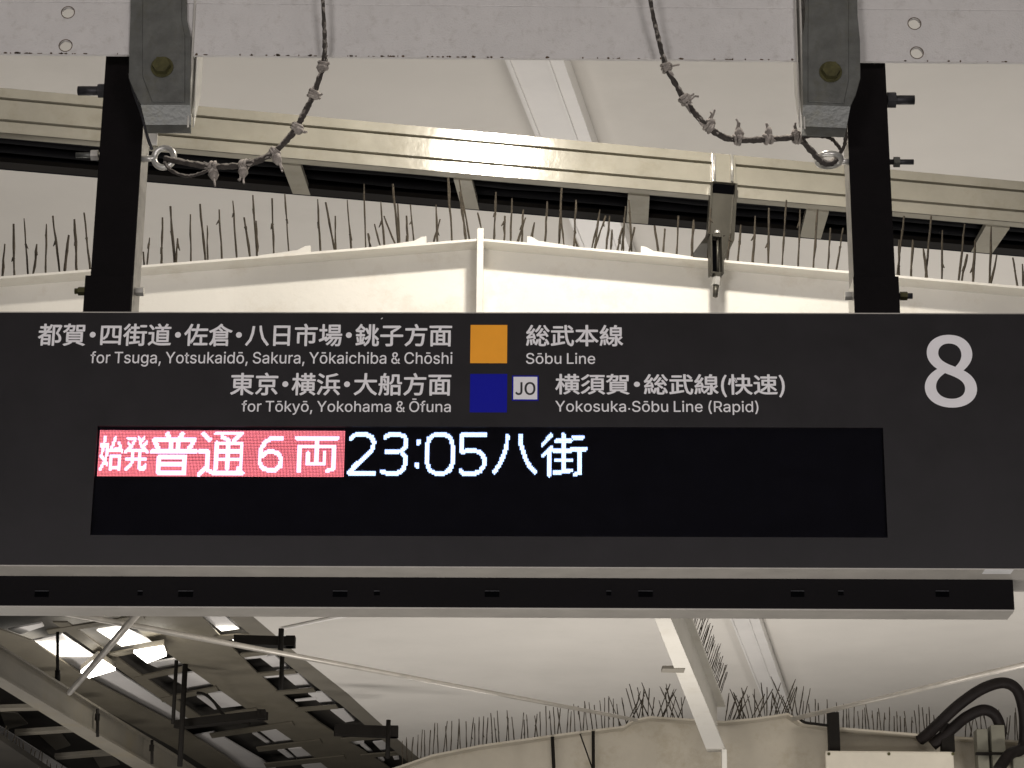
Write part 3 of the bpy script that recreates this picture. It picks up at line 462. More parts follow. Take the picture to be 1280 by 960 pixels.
GLYPH['l' '('] = (273, [[89,156,89,207,89,244,93,283,101,324,108,364,119,404,132,441,145,479,160,511,177,539,196,539,216,539,236,539,219,504,204,467,191,428,178,389,168,351,161,313,155,276,151,240,151,207,151,176,154,146,160,115,166,83,176,51,188,16,201,-18,217,-56,236,-96,216,-96,196,-96,177,-96,148,-47,126,3,111,55,97,106]])
GLYPH['l' ')'] = (273, [[57,-96,37,-96,57,-55,73,-17,86,18,98,53,107,85,113,116,119,147,122,177,122,207,122,240,118,276,112,313,105,351,95,389,82,428,70,467,55,504,37,539,57,539,77,539,97,539,113,511,128,479,142,441,155,404,165,364,173,323,180,283,184,244,184,207,184,156,177,104,161,53,146,2,125,-48,97,-96,77,-96]])
GLYPH['l' ','] = (188, [[53,-119,38,-119,48,-56,58,8,68,71,91,71,114,71,137,71,119,8,102,-56,84,-119,69,-119]])
GLYPH['l' 'C'] = (510, [[293,-7,267,-7,223,-7,184,4,150,25,116,46,89,76,70,115,50,154,40,201,40,254,40,308,50,354,70,393,89,432,116,462,150,484,184,505,223,516,267,516,293,516,317,512,340,504,363,497,384,486,402,471,420,457,436,439,448,418,460,398,468,374,473,348,451,348,430,348,408,348,404,366,398,381,389,395,381,408,370,419,357,428,345,438,331,444,315,449,300,454,284,456,267,456,236,456,208,448,184,432,159,417,139,394,125,364,111,334,103,297,103,254,103,211,111,175,125,145,140,115,159,92,184,76,209,61,236,53,267,53,284,53,300,55,315,60,331,65,345,71,357,81,370,90,381,101,389,114,398,128,404,143,408,160,430,160,451,160,473,160,469,135,460,111,448,91,436,70,421,52,402,38,384,23,363,12,341,5,318,-3]])
GLYPH['l' 'L'] = (393, [[160,0,60,0,60,170,60,339,60,509,82,509,103,509,125,509,125,358,125,208,125,57,203,57,282,57,361,57,361,38,361,19,361,0,261,0]])
GLYPH['l' 'R'] = (449, [[82,0,60,0,60,170,60,339,60,509,119,509,177,509,236,509,275,509,307,502,333,489,359,475,378,457,390,433,403,410,409,382,409,352,409,321,403,295,390,271,378,248,359,230,333,217,307,204,275,198,236,198,189,198,143,198,96,198,96,217,96,236,96,255,142,255,188,255,234,255,260,255,281,259,298,267,314,275,326,286,334,300,341,315,345,332,345,352,345,372,341,390,334,405,326,420,314,431,298,440,281,448,259,452,233,452,197,452,161,452,125,452,125,301,125,151,125,0,103,0],
  [378,0,353,0,312,76,271,153,230,229,254,229,279,229,303,229,344,153,386,76,428,0,403,0]])
GLYPH['l' 'S'] = (447, [[263,-9,224,-9,187,-9,155,-3,128,9,100,21,79,38,64,60,49,82,40,107,38,137,60,137,82,137,104,137,106,117,112,101,123,88,134,75,149,65,166,59,184,52,203,49,224,49,247,49,268,53,286,60,304,68,319,78,329,92,340,105,346,121,346,139,346,155,341,169,332,179,323,189,311,198,296,205,281,211,264,217,245,222,224,228,204,234,184,239,142,251,109,268,86,289,63,311,52,339,52,372,52,401,60,426,75,448,90,469,111,486,138,498,164,510,194,516,227,516,261,516,290,510,316,498,342,486,362,469,377,449,392,428,400,404,401,378,380,378,358,378,337,378,335,403,323,423,302,437,281,451,256,459,225,459,203,459,184,455,167,448,151,441,138,431,129,418,120,406,115,391,115,376,115,358,120,344,131,334,142,323,154,314,169,308,184,302,199,297,212,293,230,289,247,284,264,279,279,275,295,270,312,264,328,257,344,248,359,238,373,227,385,214,395,198,404,181,408,162,408,139,408,111,401,86,386,64,372,41,351,24,323,11,296,-2]])
GLYPH['l' 'T'] = (449, [[85,452,32,452,32,471,32,490,32,509,160,509,288,509,417,509,417,490,417,471,417,452,363,452,310,452,257,452,257,301,257,151,257,0,235,0,214,0,193,0,193,151,193,301,193,452,139,452]])
GLYPH['l' 'Y'] = (472, [[225,0,203,0,203,69,203,139,203,208,141,308,79,409,16,509,41,509,66,509,91,509,125,454,159,399,192,344,203,326,213,309,222,292,231,275,240,255,250,230,241,230,232,230,224,230,233,255,242,276,251,293,260,310,270,327,280,344,314,399,347,454,381,509,406,509,430,509,455,509,393,409,330,308,268,208,268,139,268,69,268,0,247,0]])
GLYPH['l' 'a'] = (389, [[182,-9,160,-9,136,-9,114,-4,94,5,75,14,59,27,48,45,36,62,30,83,30,108,30,130,35,147,43,161,52,175,63,185,78,193,92,201,108,207,125,211,143,215,160,218,178,220,201,223,219,225,234,227,248,228,258,231,265,235,272,239,276,245,276,255,276,255,276,256,276,257,276,272,273,286,267,297,261,308,252,316,240,322,228,328,213,331,196,331,178,331,162,328,149,322,136,317,126,309,118,301,110,292,104,283,100,274,80,280,61,285,41,291,50,314,62,332,79,346,95,360,113,369,133,375,153,381,173,384,194,384,208,384,223,383,239,379,255,376,271,370,286,360,301,351,313,338,322,320,332,303,337,280,337,251,337,168,337,84,337,0,317,0,297,0,277,0,277,17,277,35,277,52,275,52,274,52,272,52,268,43,261,34,252,25,243,15,230,7,215,1,200,-5],
  [155,45,170,45,193,45,212,50,228,59,243,68,255,79,263,93,271,107,276,122,276,138,276,155,276,173,276,190,273,187,268,184,259,182,251,180,242,178,231,176,221,174,210,172,200,171,190,170,182,169,175,168,161,166,147,163,134,159,121,154,111,148,103,139,96,131,92,119,92,105,92,92,95,81,102,72,109,63,118,57,130,52,142,48]])
GLYPH['l' 'b'] = (424, [[261,-8,229,-8,206,-8,187,-4,172,4,158,12,146,21,138,31,129,42,123,51,118,59,116,59,114,59,112,59,112,39,112,20,112,0,92,0,72,0,53,0,53,170,53,339,53,509,73,509,93,509,114,509,114,446,114,382,114,319,115,319,117,319,118,319,123,327,129,336,137,346,145,356,157,365,171,373,186,381,205,384,229,384,261,384,289,376,313,361,337,345,356,322,370,293,383,263,390,229,390,189,390,149,383,114,370,84,356,55,337,32,313,16,289,0],
  [197,47,220,47,244,47,263,53,279,66,295,78,308,95,316,117,324,138,328,162,328,189,328,216,324,240,316,261,308,282,296,299,280,311,264,324,244,330,220,330,197,330,177,324,161,312,145,300,133,284,125,263,117,242,113,217,113,189,113,161,117,136,125,115,133,94,146,77,162,65,178,53]])
GLYPH['l' 'c'] = (396, [[226,-8,207,-8,173,-8,143,0,117,16,91,33,71,56,56,85,41,114,34,149,34,187,34,227,41,262,56,291,71,321,91,343,117,360,143,376,173,384,207,384,226,384,243,382,260,377,276,372,292,365,305,356,319,347,330,335,340,322,350,309,357,294,362,277,342,272,322,267,303,262,300,272,296,281,290,289,285,297,278,305,270,311,262,317,253,322,242,325,232,328,220,330,207,330,182,330,161,323,145,310,129,297,116,280,108,258,100,237,96,213,96,187,96,162,100,139,108,117,116,96,129,79,145,66,161,53,182,46,207,46,220,46,232,48,243,52,253,55,263,60,271,66,279,72,286,80,292,89,297,97,301,107,304,117,324,112,343,107,363,102,358,85,351,70,341,56,332,43,320,31,306,21,293,12,277,4,261,-1,244,-6]])
GLYPH['l' 'd'] = (424, [[219,-8,195,-8,164,-8,136,0,111,16,87,32,68,55,55,84,41,114,34,149,34,189,34,229,41,263,55,293,69,322,88,345,112,361,136,376,164,384,196,384,219,384,238,381,253,373,268,365,279,356,287,346,296,336,302,327,306,319,308,319,309,319,311,319,311,382,311,446,311,509,331,509,351,509,372,509,372,339,372,170,372,0,352,0,332,0,313,0,313,20,313,39,313,59,311,59,309,59,307,59,302,51,295,42,287,31,278,21,267,12,252,4,238,-4],
  [181,47,205,47,227,47,247,53,263,65,279,77,291,94,299,115,308,136,312,161,312,189,312,217,308,242,300,263,292,284,279,300,263,312,247,324,228,330,205,330,181,330,161,324,145,311,129,299,116,282,108,261,100,240,96,216,96,189,96,162,100,138,109,117,117,95,129,78,145,66,161,53]])
GLYPH['l' 'e'] = (404, [[238,-8,212,-8,175,-8,143,0,117,16,90,33,70,56,56,85,41,114,34,148,34,187,34,226,41,260,55,290,69,319,89,343,115,359,141,376,171,384,205,384,226,384,246,381,266,374,285,367,303,356,319,341,335,326,348,306,357,282,366,258,371,228,371,194,371,186,371,178,371,169,272,169,97,169,97,169,97,169,101,126,110,106,120,87,134,72,151,61,168,51,189,46,212,46,228,46,241,48,254,53,266,57,277,64,285,73,294,82,301,93,306,105,325,101,345,96,365,91,359,71,349,54,335,39,321,24,303,13,283,4,262,-4],
  [97,221,97,221,97,221,309,221,309,221,309,221,306,249,298,269,290,288,278,303,263,314,247,325,228,330,205,330,182,330,163,325,146,313,130,302,118,288,109,270,100,251]])
GLYPH['l' 'f'] = (254, [[154,379,228,379,228,362,228,344,228,327,154,327,80,327,6,327,6,344,6,362,6,379,80,379],
  [101,0,81,0,81,144,81,288,81,432,81,453,86,471,96,486,106,500,119,511,135,519,152,526,169,530,187,530,201,530,213,529,222,527,232,525,238,523,243,521,238,503,233,486,227,468,224,470,220,471,215,472,210,473,203,474,195,474,176,474,163,469,154,460,146,451,142,437,142,419,142,279,142,140,142,0,121,0]])
GLYPH['l' 'g'] = (425, [[238,-151,207,-151,179,-151,155,-147,134,-140,113,-132,96,-123,82,-110,69,-98,58,-84,51,-69,67,-60,84,-50,101,-41,107,-49,113,-57,122,-66,130,-75,141,-82,154,-88,168,-94,186,-97,207,-97,238,-97,263,-90,282,-75,302,-60,311,-37,311,-6,311,19,311,44,311,68,310,68,308,68,306,68,301,60,295,51,287,41,278,32,267,23,252,16,238,8,219,5,195,5,164,5,137,12,113,27,88,41,69,62,55,90,41,118,34,152,34,191,34,230,41,264,55,293,69,322,88,345,112,361,137,376,165,384,196,384,220,384,239,381,253,373,268,365,280,356,288,346,297,336,303,327,308,319,309,319,311,319,313,319,313,339,313,359,313,379,333,379,353,379,372,379,372,250,372,121,372,-9,372,-42,365,-69,350,-90,335,-111,316,-126,291,-136,266,-146],
  [181,59,205,59,228,59,248,64,264,75,280,86,292,101,300,121,308,141,312,165,312,193,312,220,308,243,300,264,292,284,280,301,264,312,248,324,228,330,205,330,181,330,161,324,145,312,129,299,117,283,109,262,100,242,96,219,96,193,96,166,100,143,109,123,117,103,129,87,145,76,162,65]])
GLYPH['l' 'h'] = (410, [[114,249,114,227,114,151,114,76,114,0,93,0,73,0,53,0,53,170,53,339,53,509,73,509,93,509,114,509,114,435,114,361,114,287,110,287,106,287,102,287,114,322,131,347,152,362,174,377,199,384,227,384,253,384,276,379,295,369,315,358,330,342,341,321,352,299,357,273,357,240,357,160,357,80,357,0,337,0,316,0,296,0,296,78,296,157,296,235,296,265,288,288,273,304,258,321,237,329,210,329,192,329,175,325,161,317,146,309,135,298,126,283,118,267]])
GLYPH['l' 'i'] = (167, [[73,0,53,0,53,126,53,253,53,379,73,379,93,379,114,379,114,253,114,126,114,0,93,0],
  [95,443,84,443,72,443,62,447,54,455,45,462,41,472,41,483,41,494,45,504,54,512,62,520,72,524,84,524,95,524,106,520,114,512,122,504,126,494,126,483,126,472,122,462,114,455,106,447]])
GLYPH['l' 'k'] = (381, [[132,158,110,137,110,162,110,187,110,212,113,212,117,212,121,212,175,268,230,323,284,379,310,379,335,379,360,379,301,319,243,259,184,199,182,199,179,199,177,199,155,178],
  [73,0,53,0,53,170,53,339,53,509,73,509,93,509,114,509,114,339,114,170,114,0,93,0],
  [320,0,294,0,245,62,197,124,148,186,162,200,177,214,191,229,252,152,312,76,372,0,346,0]])
GLYPH['l' 'm'] = (610, [[73,0,53,0,53,126,53,253,53,379,72,379,92,379,112,379,112,351,112,323,112,295,111,295,109,295,108,295,113,316,121,332,132,346,144,359,157,369,172,376,187,383,203,386,219,386,247,386,270,378,287,361,305,344,316,322,321,295,318,295,315,295,312,295,317,313,325,329,337,343,349,357,364,367,381,375,398,382,416,386,437,386,459,386,479,381,497,372,515,362,530,348,541,328,551,309,557,285,557,255,557,170,557,85,557,0,536,0,516,0,496,0,496,85,496,169,496,254,496,281,488,301,473,313,457,325,439,330,419,330,402,330,387,327,374,320,362,313,352,303,345,290,339,278,335,263,335,247,335,165,335,82,335,0,315,0,295,0,274,0,274,87,274,173,274,260,274,281,267,298,253,311,239,324,221,330,199,330,185,330,171,327,158,320,144,313,134,303,126,289,118,276,114,258,114,238,114,159,114,79,114,0,93,0]])
GLYPH['l' 'n'] = (410, [[114,249,114,227,114,151,114,76,114,0,93,0,73,0,53,0,53,126,53,253,53,379,72,379,92,379,112,379,112,349,112,318,112,287,109,287,106,287,102,287,114,322,131,347,152,362,174,377,199,384,227,384,253,384,276,379,295,369,314,358,330,342,341,321,352,299,357,273,357,240,357,160,357,80,357,0,337,0,316,0,296,0,296,78,296,157,296,235,296,265,288,288,273,304,258,321,237,329,210,329,192,329,175,325,161,317,146,309,135,298,126,283,118,267]])
GLYPH['l' 'o'] = (415, [[242,-8,207,-8,173,-8,143,0,117,16,91,33,71,56,56,85,41,114,34,149,34,187,34,227,41,262,56,291,71,321,91,343,117,360,143,376,173,384,207,384,242,384,273,376,299,360,325,343,345,321,359,291,374,262,381,227,381,187,381,149,374,114,359,85,345,56,325,33,299,16,273,0],
  [182,46,207,46,233,46,254,53,270,66,287,79,299,96,307,117,315,139,319,162,319,187,319,213,315,236,307,258,299,280,287,297,270,310,254,323,233,330,207,330,182,330,161,323,145,310,129,297,116,280,108,258,100,237,96,213,96,187,96,162,100,139,108,117,116,96,129,79,145,66,161,53]])
GLYPH['l' 'p'] = (424, [[73,-143,53,-143,53,31,53,205,53,379,72,379,92,379,112,379,112,359,112,339,112,319,114,319,116,319,118,319,123,327,129,336,137,346,145,356,157,365,171,373,186,381,205,384,229,384,261,384,289,376,313,361,337,345,356,322,370,293,383,263,390,229,390,189,390,149,383,114,370,84,356,55,337,32,313,16,289,0,261,-8,229,-8,206,-8,187,-4,173,4,158,12,146,21,138,31,130,42,123,51,118,59,117,59,115,59,114,59,114,-8,114,-76,114,-143,93,-143],
  [197,47,220,47,244,47,263,53,279,66,295,78,308,95,316,117,324,138,328,162,328,189,328,216,324,240,316,261,308,282,296,299,280,311,264,324,244,330,220,330,197,330,177,324,161,312,145,300,133,284,125,263,117,242,113,217,113,189,113,161,117,136,125,115,133,94,146,77,162,65,178,53]])
GLYPH['l' 'r'] = (259, [[73,0,53,0,53,126,53,253,53,379,72,379,92,379,112,379,112,360,112,340,112,321,113,321,114,321,115,321,122,340,135,355,152,367,170,379,190,385,213,385,218,385,223,385,229,384,235,384,240,384,243,384,243,363,243,343,243,322,242,323,237,323,230,324,223,325,215,326,207,326,189,326,173,322,159,315,145,307,134,297,126,284,118,270,114,255,114,237,114,158,114,79,114,0,93,0]])
GLYPH['l' 's'] = (365, [[211,-8,182,-8,156,-8,133,-4,112,3,92,11,75,23,62,38,49,53,40,72,36,94,55,98,74,102,94,107,99,86,109,70,124,60,139,50,158,45,181,45,208,45,229,51,244,62,260,74,268,87,268,103,268,116,263,127,254,136,245,144,231,151,212,155,191,160,170,165,149,170,115,178,89,191,72,208,55,225,47,247,47,274,47,296,53,315,65,332,77,348,94,361,115,370,136,380,160,384,187,384,213,384,235,380,254,372,272,365,287,353,299,339,310,325,319,309,324,290,305,286,287,281,268,277,263,292,255,304,243,316,230,327,212,333,187,333,165,333,146,327,131,317,116,306,109,293,109,277,109,263,114,252,124,243,134,235,150,228,172,223,191,218,210,214,229,209,264,201,290,188,306,171,323,154,331,133,331,107,331,84,325,64,312,47,300,30,282,16,260,6,237,-3]])
GLYPH['l' 't'] = (227, [[138,379,204,379,204,362,204,344,204,327,138,327,72,327,6,327,6,344,6,362,6,379,72,379],
  [65,345,65,471,85,471,106,471,126,471,126,347,126,222,126,98,126,81,129,69,136,61,143,54,154,50,170,50,174,50,179,50,185,51,191,52,197,53,202,54,206,36,209,19,213,2,207,0,200,-2,192,-3,184,-4,176,-4,168,-4,136,-4,110,4,92,21,74,38,65,62,65,93,65,219]])
GLYPH['l' 'u'] = (410, [[211,-5,182,-5,157,-5,134,0,115,11,95,21,80,37,69,59,58,80,53,107,53,139,53,219,53,299,53,379,73,379,93,379,114,379,114,301,114,222,114,144,114,114,121,91,137,75,152,58,173,50,200,50,218,50,235,54,249,62,264,70,275,81,283,97,292,112,296,131,296,153,296,228,296,304,296,379,316,379,337,379,357,379,357,253,357,126,357,0,337,0,318,0,298,0,298,31,298,61,298,92,301,92,304,92,307,92,295,57,279,32,257,17,235,2]])
GLYPH['l' 'y'] = (389, [[51,-140,47,-139,52,-121,57,-103,61,-86,65,-86,68,-87,71,-87,83,-90,94,-91,104,-89,114,-87,122,-82,130,-74,138,-66,145,-53,151,-36,155,-24,159,-13,163,-1,114,126,66,252,17,379,40,379,62,379,84,379,111,305,138,230,165,155,174,132,181,109,187,87,193,64,199,42,206,21,198,21,191,21,184,21,190,42,196,64,202,87,209,110,216,132,224,155,251,230,278,305,305,379,327,379,349,379,371,379,316,234,260,88,204,-58,196,-78,187,-94,177,-107,166,-120,153,-129,139,-136,125,-142,109,-145,91,-145,81,-145,72,-144,65,-143,57,-142]])
GLYPH['l' 'Ō'] = (533, [[311,-7,267,-7,223,-7,184,4,150,25,116,46,90,76,70,115,50,154,40,201,40,254,40,308,50,354,70,393,90,432,116,462,150,484,184,505,223,516,267,516,311,516,350,505,384,484,418,462,444,432,464,393,483,354,493,308,493,254,493,201,483,154,464,115,444,76,418,46,384,25,350,4],
  [236,53,267,53,297,53,325,61,349,76,374,91,394,114,408,144,423,174,430,211,430,254,430,298,423,335,408,365,394,395,374,417,349,433,325,448,297,456,267,456,236,456,209,448,184,433,159,417,140,394,125,364,111,334,103,297,103,254,103,211,111,174,125,144,140,114,159,92,184,76,209,61],
  [299,636,362,636,362,620,362,603,362,587,299,587,235,587,172,587,172,603,172,620,172,636,235,636]])
GLYPH['l' 'ō'] = (415, [[242,-8,207,-8,173,-8,143,0,117,16,91,33,71,56,56,85,41,114,34,149,34,187,34,227,41,262,56,291,71,321,91,343,117,360,143,376,173,384,207,384,242,384,273,376,299,360,325,343,345,321,359,291,374,262,381,227,381,187,381,149,374,114,359,85,345,56,325,33,299,16,273,0],
  [182,46,207,46,233,46,254,53,270,66,287,79,299,96,307,117,315,139,319,162,319,187,319,213,315,236,307,258,299,280,287,297,270,310,254,323,233,330,207,330,182,330,161,323,145,310,129,297,116,280,108,258,100,237,96,213,96,187,96,162,100,139,108,117,116,96,129,79,145,66,161,53],
  [239,506,302,506,302,490,302,474,302,458,239,458,176,458,113,458,113,474,113,490,113,506,176,506]])

def glyph_run(text, style, tight=None):
    """list of (splines, x) and the total advance; the middle dot of the Japanese lines is set half wide"""
    x, out = 0.0, []
    for ch in text:
        if ch == ' ':
            x += 148; continue
        key = style + ch
        if ch == '・' and style == 'l':
            adv, sp = GLYPH['j・']; k = 1.0
            out.append((sp, x - 80)); x += 190; continue
        adv, sp = GLYPH[key]
        if ch == '・': out.append((sp, x - 88)); x += 175
        else: out.append((sp, x)); x += adv
    return out, x

def lettering(name, text, style, box, d, material, parent, fr, offset=0.0, label=None, thick=0.0008):
    """box = (px_left, px_right, py_top, py_bottom) of the inked area in the photograph, set level on the plane at depth d"""
    run, _ = glyph_run(text, style)
    cu = bpy.data.curves.new('line', 'CURVE'); cu.dimensions = '2D'; cu.fill_mode = 'BOTH'
    xs, ys = [], []
    for sp, x in run:
        for s in sp:
            n = len(s) // 6
            q = cu.splines.new('BEZIER'); q.bezier_points.add(n - 1); q.use_cyclic_u = True; q.resolution_u = 5 if len(run) > 2 else 14
            for i in range(n):
                hl, co, hr = s[6 * i:6 * i + 2], s[6 * i + 2:6 * i + 4], s[6 * i + 4:6 * i + 6]
                p = q.bezier_points[i]; p.handle_left_type = p.handle_right_type = 'FREE'
                p.co = ((co[0] + x) / 100, co[1] / 100, 0); p.handle_left = ((hl[0] + x) / 100, hl[1] / 100, 0); p.handle_right = ((hr[0] + x) / 100, hr[1] / 100, 0)
                xs.append((co[0] + x) / 1000); ys.append(co[1] / 1000)
    o = bpy.data.objects.new('line', cu); COL.objects.link(o)
    bpy.context.view_layer.update()
    me = bpy.data.meshes.new_from_object(o.evaluated_get(bpy.context.evaluated_depsgraph_get()))
    cu.dimensions = '3D'; cu.fill_mode = 'FULL'; cu.bevel_depth = offset * 10; cu.bevel_resolution = 0
    for q in cu.splines: q.resolution_u = 3 if len(run) > 2 else 14
    bpy.context.view_layer.update()
    m2 = bpy.data.meshes.new_from_object(o.evaluated_get(bpy.context.evaluated_depsgraph_get()))
    bpy.data.objects.remove(o)
    for v in me.vertices: v.co.z = offset * 10.4
    jb = bmesh.new(); jb.from_mesh(me); jb.from_mesh(m2); jb.to_mesh(me); jb.free()
    for v in me.vertices: v.co *= 0.1
    for p in me.polygons: p.use_smooth = False
    x0, x1, y0, y1 = min(xs) - offset, max(xs) + offset, min(ys) - offset, max(ys) + offset
    pl, pr, pt, pb = box; pc = (pl + pr) / 2; pm = (pt + pb) / 2
    u0 = fr.onY(pl, pm, d).x; u1 = fr.onY(pr, pm, d).x
    zt = fr.onY(pc, pt, d).z; zb = fr.onY(pc, pb, d).z
    for v in me.vertices:
        u = u0 + (v.co.x - x0) / (x1 - x0) * (u1 - u0); z = zb + (v.co.y - y0) / (y1 - y0) * (zt - zb)
        v.co = (u, d - 0.004 * v.co.z, z)
    me.name = name
    lo = link(name, me, material, parent)
    if label: lo['label'] = label
    return lo

def S3(px, py, d): return S.onY(px, py, d)

# ================================================================== SETTING
# soffit of the platform roof
def zpoly(pts, h): return [W0.onZ(px, py, h) for px, py in pts]
HC = 3.60
mb = MB()
edge = zpoly([(-60, 330), (150, 575), (318, 772), (370, 816), (436, 868), (518, 943)], HC)
far = W0.onZ(523, 945, HC)
pts = [Vector((-4.5, 3.5, HC)), Vector((12, 3.5, HC)), Vector((12, 32, HC)), Vector((1.0, 32, HC))] + [Vector(p) for p in edge[::-1]] + [Vector((-4.5, edge[0].y, HC))]
mb.prism(pts, (0, 0, 0.06))
ceil = mb.obj('roof_soffit', M_ceil, fr=W0); ceil['kind'] = 'structure'

# platform floor far below, so that light has something to fall on
mb = MB(); mb.box((-60, -40, -1.62), (60, 120, -1.6))
fl = mb.obj('ground', mat('platform asphalt', (0.10, 0.095, 0.09), 0.85, 0, 3, 0.3, 0.3, 60), fr=W0); fl['kind'] = 'structure'
mb = MB(); mb.box((-3.2, -12, -1.598), (5.2, 40, -1.5))
fl = mb.obj('platform', mat('platform concrete', (0.22, 0.21, 0.20), 0.8, 0, 3, 0.2, 0.3, 60), fr=W0); fl['kind'] = 'structure'
# soffit over the photographer
mb = MB(); mb.box((-4.5, -10, HC), (12, 3.49, HC + 0.06))
o = mb.obj('roof_soffit', M_ceil, fr=W0); o['kind'] = 'structure'

# curved seam of two soffit sheets, lower left
t = thing('soffit_seam', W0, (0, 0, 0), 'thin pale seam curving across the soffit just right of the neighbouring canopy, below the sign', 'roof seam')
pp = catmull([W0.onZ(x, y, HC - 0.012) for x, y in ((352, 786), (385, 779), (430, 770), (520, 757), (640, 748))], 6)
MB().tube(pp, 0.012, 6).obj('seam', M_batten, t)

# ridge cover strip running away under the soffit
t = thing('ridge_cover', W0, (0, 0, 0), 'broad white ribbed cover strip running away along the soffit, right of centre', 'cover strip')
def strip(l0, l1, h, th, name, m):
    a0, a1 = W0.onZ(*l0[0], h), W0.onZ(*l0[1], h); b0, b1 = W0.onZ(*l1[0], h), W0.onZ(*l1[1], h)
    def ext(p, q, k): return p + (q - p) * k
    P0, P1 = ext(a0, a1, -0.25), ext(a0, a1, 1.4); Q0, Q1 = ext(b0, b1, -0.25), ext(b0, b1, 1.4)
    return MB().prism([P0, P1, Q1, Q0], (0, 0, th)).obj(name, m, t)
strip(((632, 78), (912, 772)), ((705, 78), (948, 772)), HC - 0.075, 0.073, 'cover_plate', M_batten)
strip(((634, 78), (912.5, 772)), ((638, 78), (914.5, 772)), HC - 0.082, 0.0065, 'rib', M_batten)
strip(((683, 78), (933, 772)), ((687, 78), (935.5, 772)), HC - 0.082, 0.0065, 'rib', M_batten)

# ================================================================== FIRST GABLE GIRDER
g1 = thing('gable_girder', G, tuple(G.onY(600, 297, 0)), 'cream gable girder with a shallow peak and vertical stiffener, right above the black sign', 'girder')
GP = [G.onY(px, py, 0) for px, py in ((-160, 358), (0, 345.5), (600, 298), (1280, 358), (1460, 374))]
zl = G.onY(640, 600, 0).z
DF = 0.062
top = [Vector((p.x, 0, p.z)) for p in GP]
th = 0.007
for name, a, b in (('flange', 0, 2), ('flange', 2, 4)):
    poly = [top[i] for i in range(a, b + 1)] + [top[i] - Vector((0, 0, th)) for i in range(b, a - 1, -1)]
    MB().prism(poly, (0, DF * 2 + 0.012, 0), 0.0).obj(name, M_web, g1)
poly = [Vector((p.x, DF, p.z - th)) for p in top] + [Vector((top[-1].x, DF, zl)), Vector((top[0].x, DF, zl))]
MB().prism(poly, (0, 0.012, 0)).obj('web', M_web, g1)
MB().box((top[0].x, 0.002, zl - 0.014), (top[-1].x, DF * 2, zl)).obj('flange', M_web, g1)
a = G.onY(596.5, 285, -0.004); b = G.onY(604.5, 285, -0.004)
MB().box((a.x, -0.004, zl + 0.001), (b.x, DF - 0.001, a.z), 0.0015).obj('stiffener', M_web, g1)
# lugs on flange edge

# ================================================================== BIRD SPIKES on the first girder
def girder_z(u):
    for i in range(len(top) - 1):
        if top[i].x <= u <= top[i + 1].x:
            return top[i].z + (top[i + 1].z - top[i].z) * (u - top[i].x) / (top[i + 1].x - top[i].x)
    return top[-1].z
SP = '3,342,6,305 19,340,17,280 37,338,30,273 42,338,46,305 58,337,58,280 76,336,66,270 81,336,86,294 97,335,93,274 114,333,105,266 181,328,179,315 184,328,187,297 202,326,203,272 219,324,213,258 220,325,222,298 239,323,238,268 258,321,250,255 260,321,259,282 278,320,274,262 297,318,291,251 315,317,305,272 322,316,316,244|323,311,320,276 343,310,340,248 362,308,356,242 401,310,397,249 421,308,407,253 420,308,419,270 440,307,434,250 458,304,455,230 465,303,460,292|478,298,468,280 481,299,476,252 497,297,480,270 499,297,491,230 500,297,497,255 510,297,508,270 518,297,513,256 540,298,550,274 547,297,545,256 565,296,560,222 583,293,575,240 588,293,574,225|607,293,597,266 617,294,620,240 630,296,631,270 638,297,640,248 645,297,657,272 652,298,654,262|661,296,668,278 681,299,684,252 698,301,702,235 706,302,700,262 717,304,720,250 724,305,718,296 738,305,750,262 740,306,757,270 742,306,749,268 757,308,762,270 763,308,765,287 770,308,778,285 776,309,782,258 779,309,780,272 785,310,793,284 790,310,786,250|825,310,818,282 828,310,831,286 845,312,848,270 864,314,867,275 884,316,888,260 908,320,913,292|922,323,926,281 940,325,944,270 960,327,961,260 977,328,983,250 997,330,1000,262 1016,331,1022,262 1034,333,1038,285 1044,334,1054,285|1120,342,1130,270 1122,342,1124,300 1138,343,1141,300 1156,345,1164,270 1159,345,1154,310 1176,346,1178,288 1197,348,1206,280 1200,348,1209,318 1215,350,1219,300 1236,352,1239,283 1237,352,1246,318 1272,352,1266,322 1279,352,1278,330'
where = ['left slope, around and right of the left hanging post', 'left slope, above its farther white end wedge', 'left slope, ending at the central stiffener',
         'short row just right of the central stiffener', 'right slope, densest tangle, thick with cobwebs', 'right slope, just left of the hanging clamp',
         'right slope, between clamp and right hanging post', 'rightmost row beyond the right hanging post']
rnd = random.Random(5)
def spike_mesh(base, tip, r, rnd, kink=0.0):
    mb = MB(); n = 5; pts = []; rs = []
    for k in range(n + 1):
        q = base.lerp(tip, k / n)
        if 0 < k < n: q = q + Vector((rnd.uniform(-1, 1), rnd.uniform(-1, 1), 0)) * r * 0.35
        pts.append(q); rs.append(r * rnd.uniform(0.75, 1.35) * (0.75 if k == n else 1))
    mb.tube(pts, rs, 5)
    if kink:
        k = rnd.randint(2, 4); q = pts[k]
        mb.tube([q, q + Vector((rnd.uniform(-.01, .01), rnd.uniform(-.004, .004), -rnd.uniform(0.008, .02)))], [r * 1.5, r * 0.4], 5)
    return mb
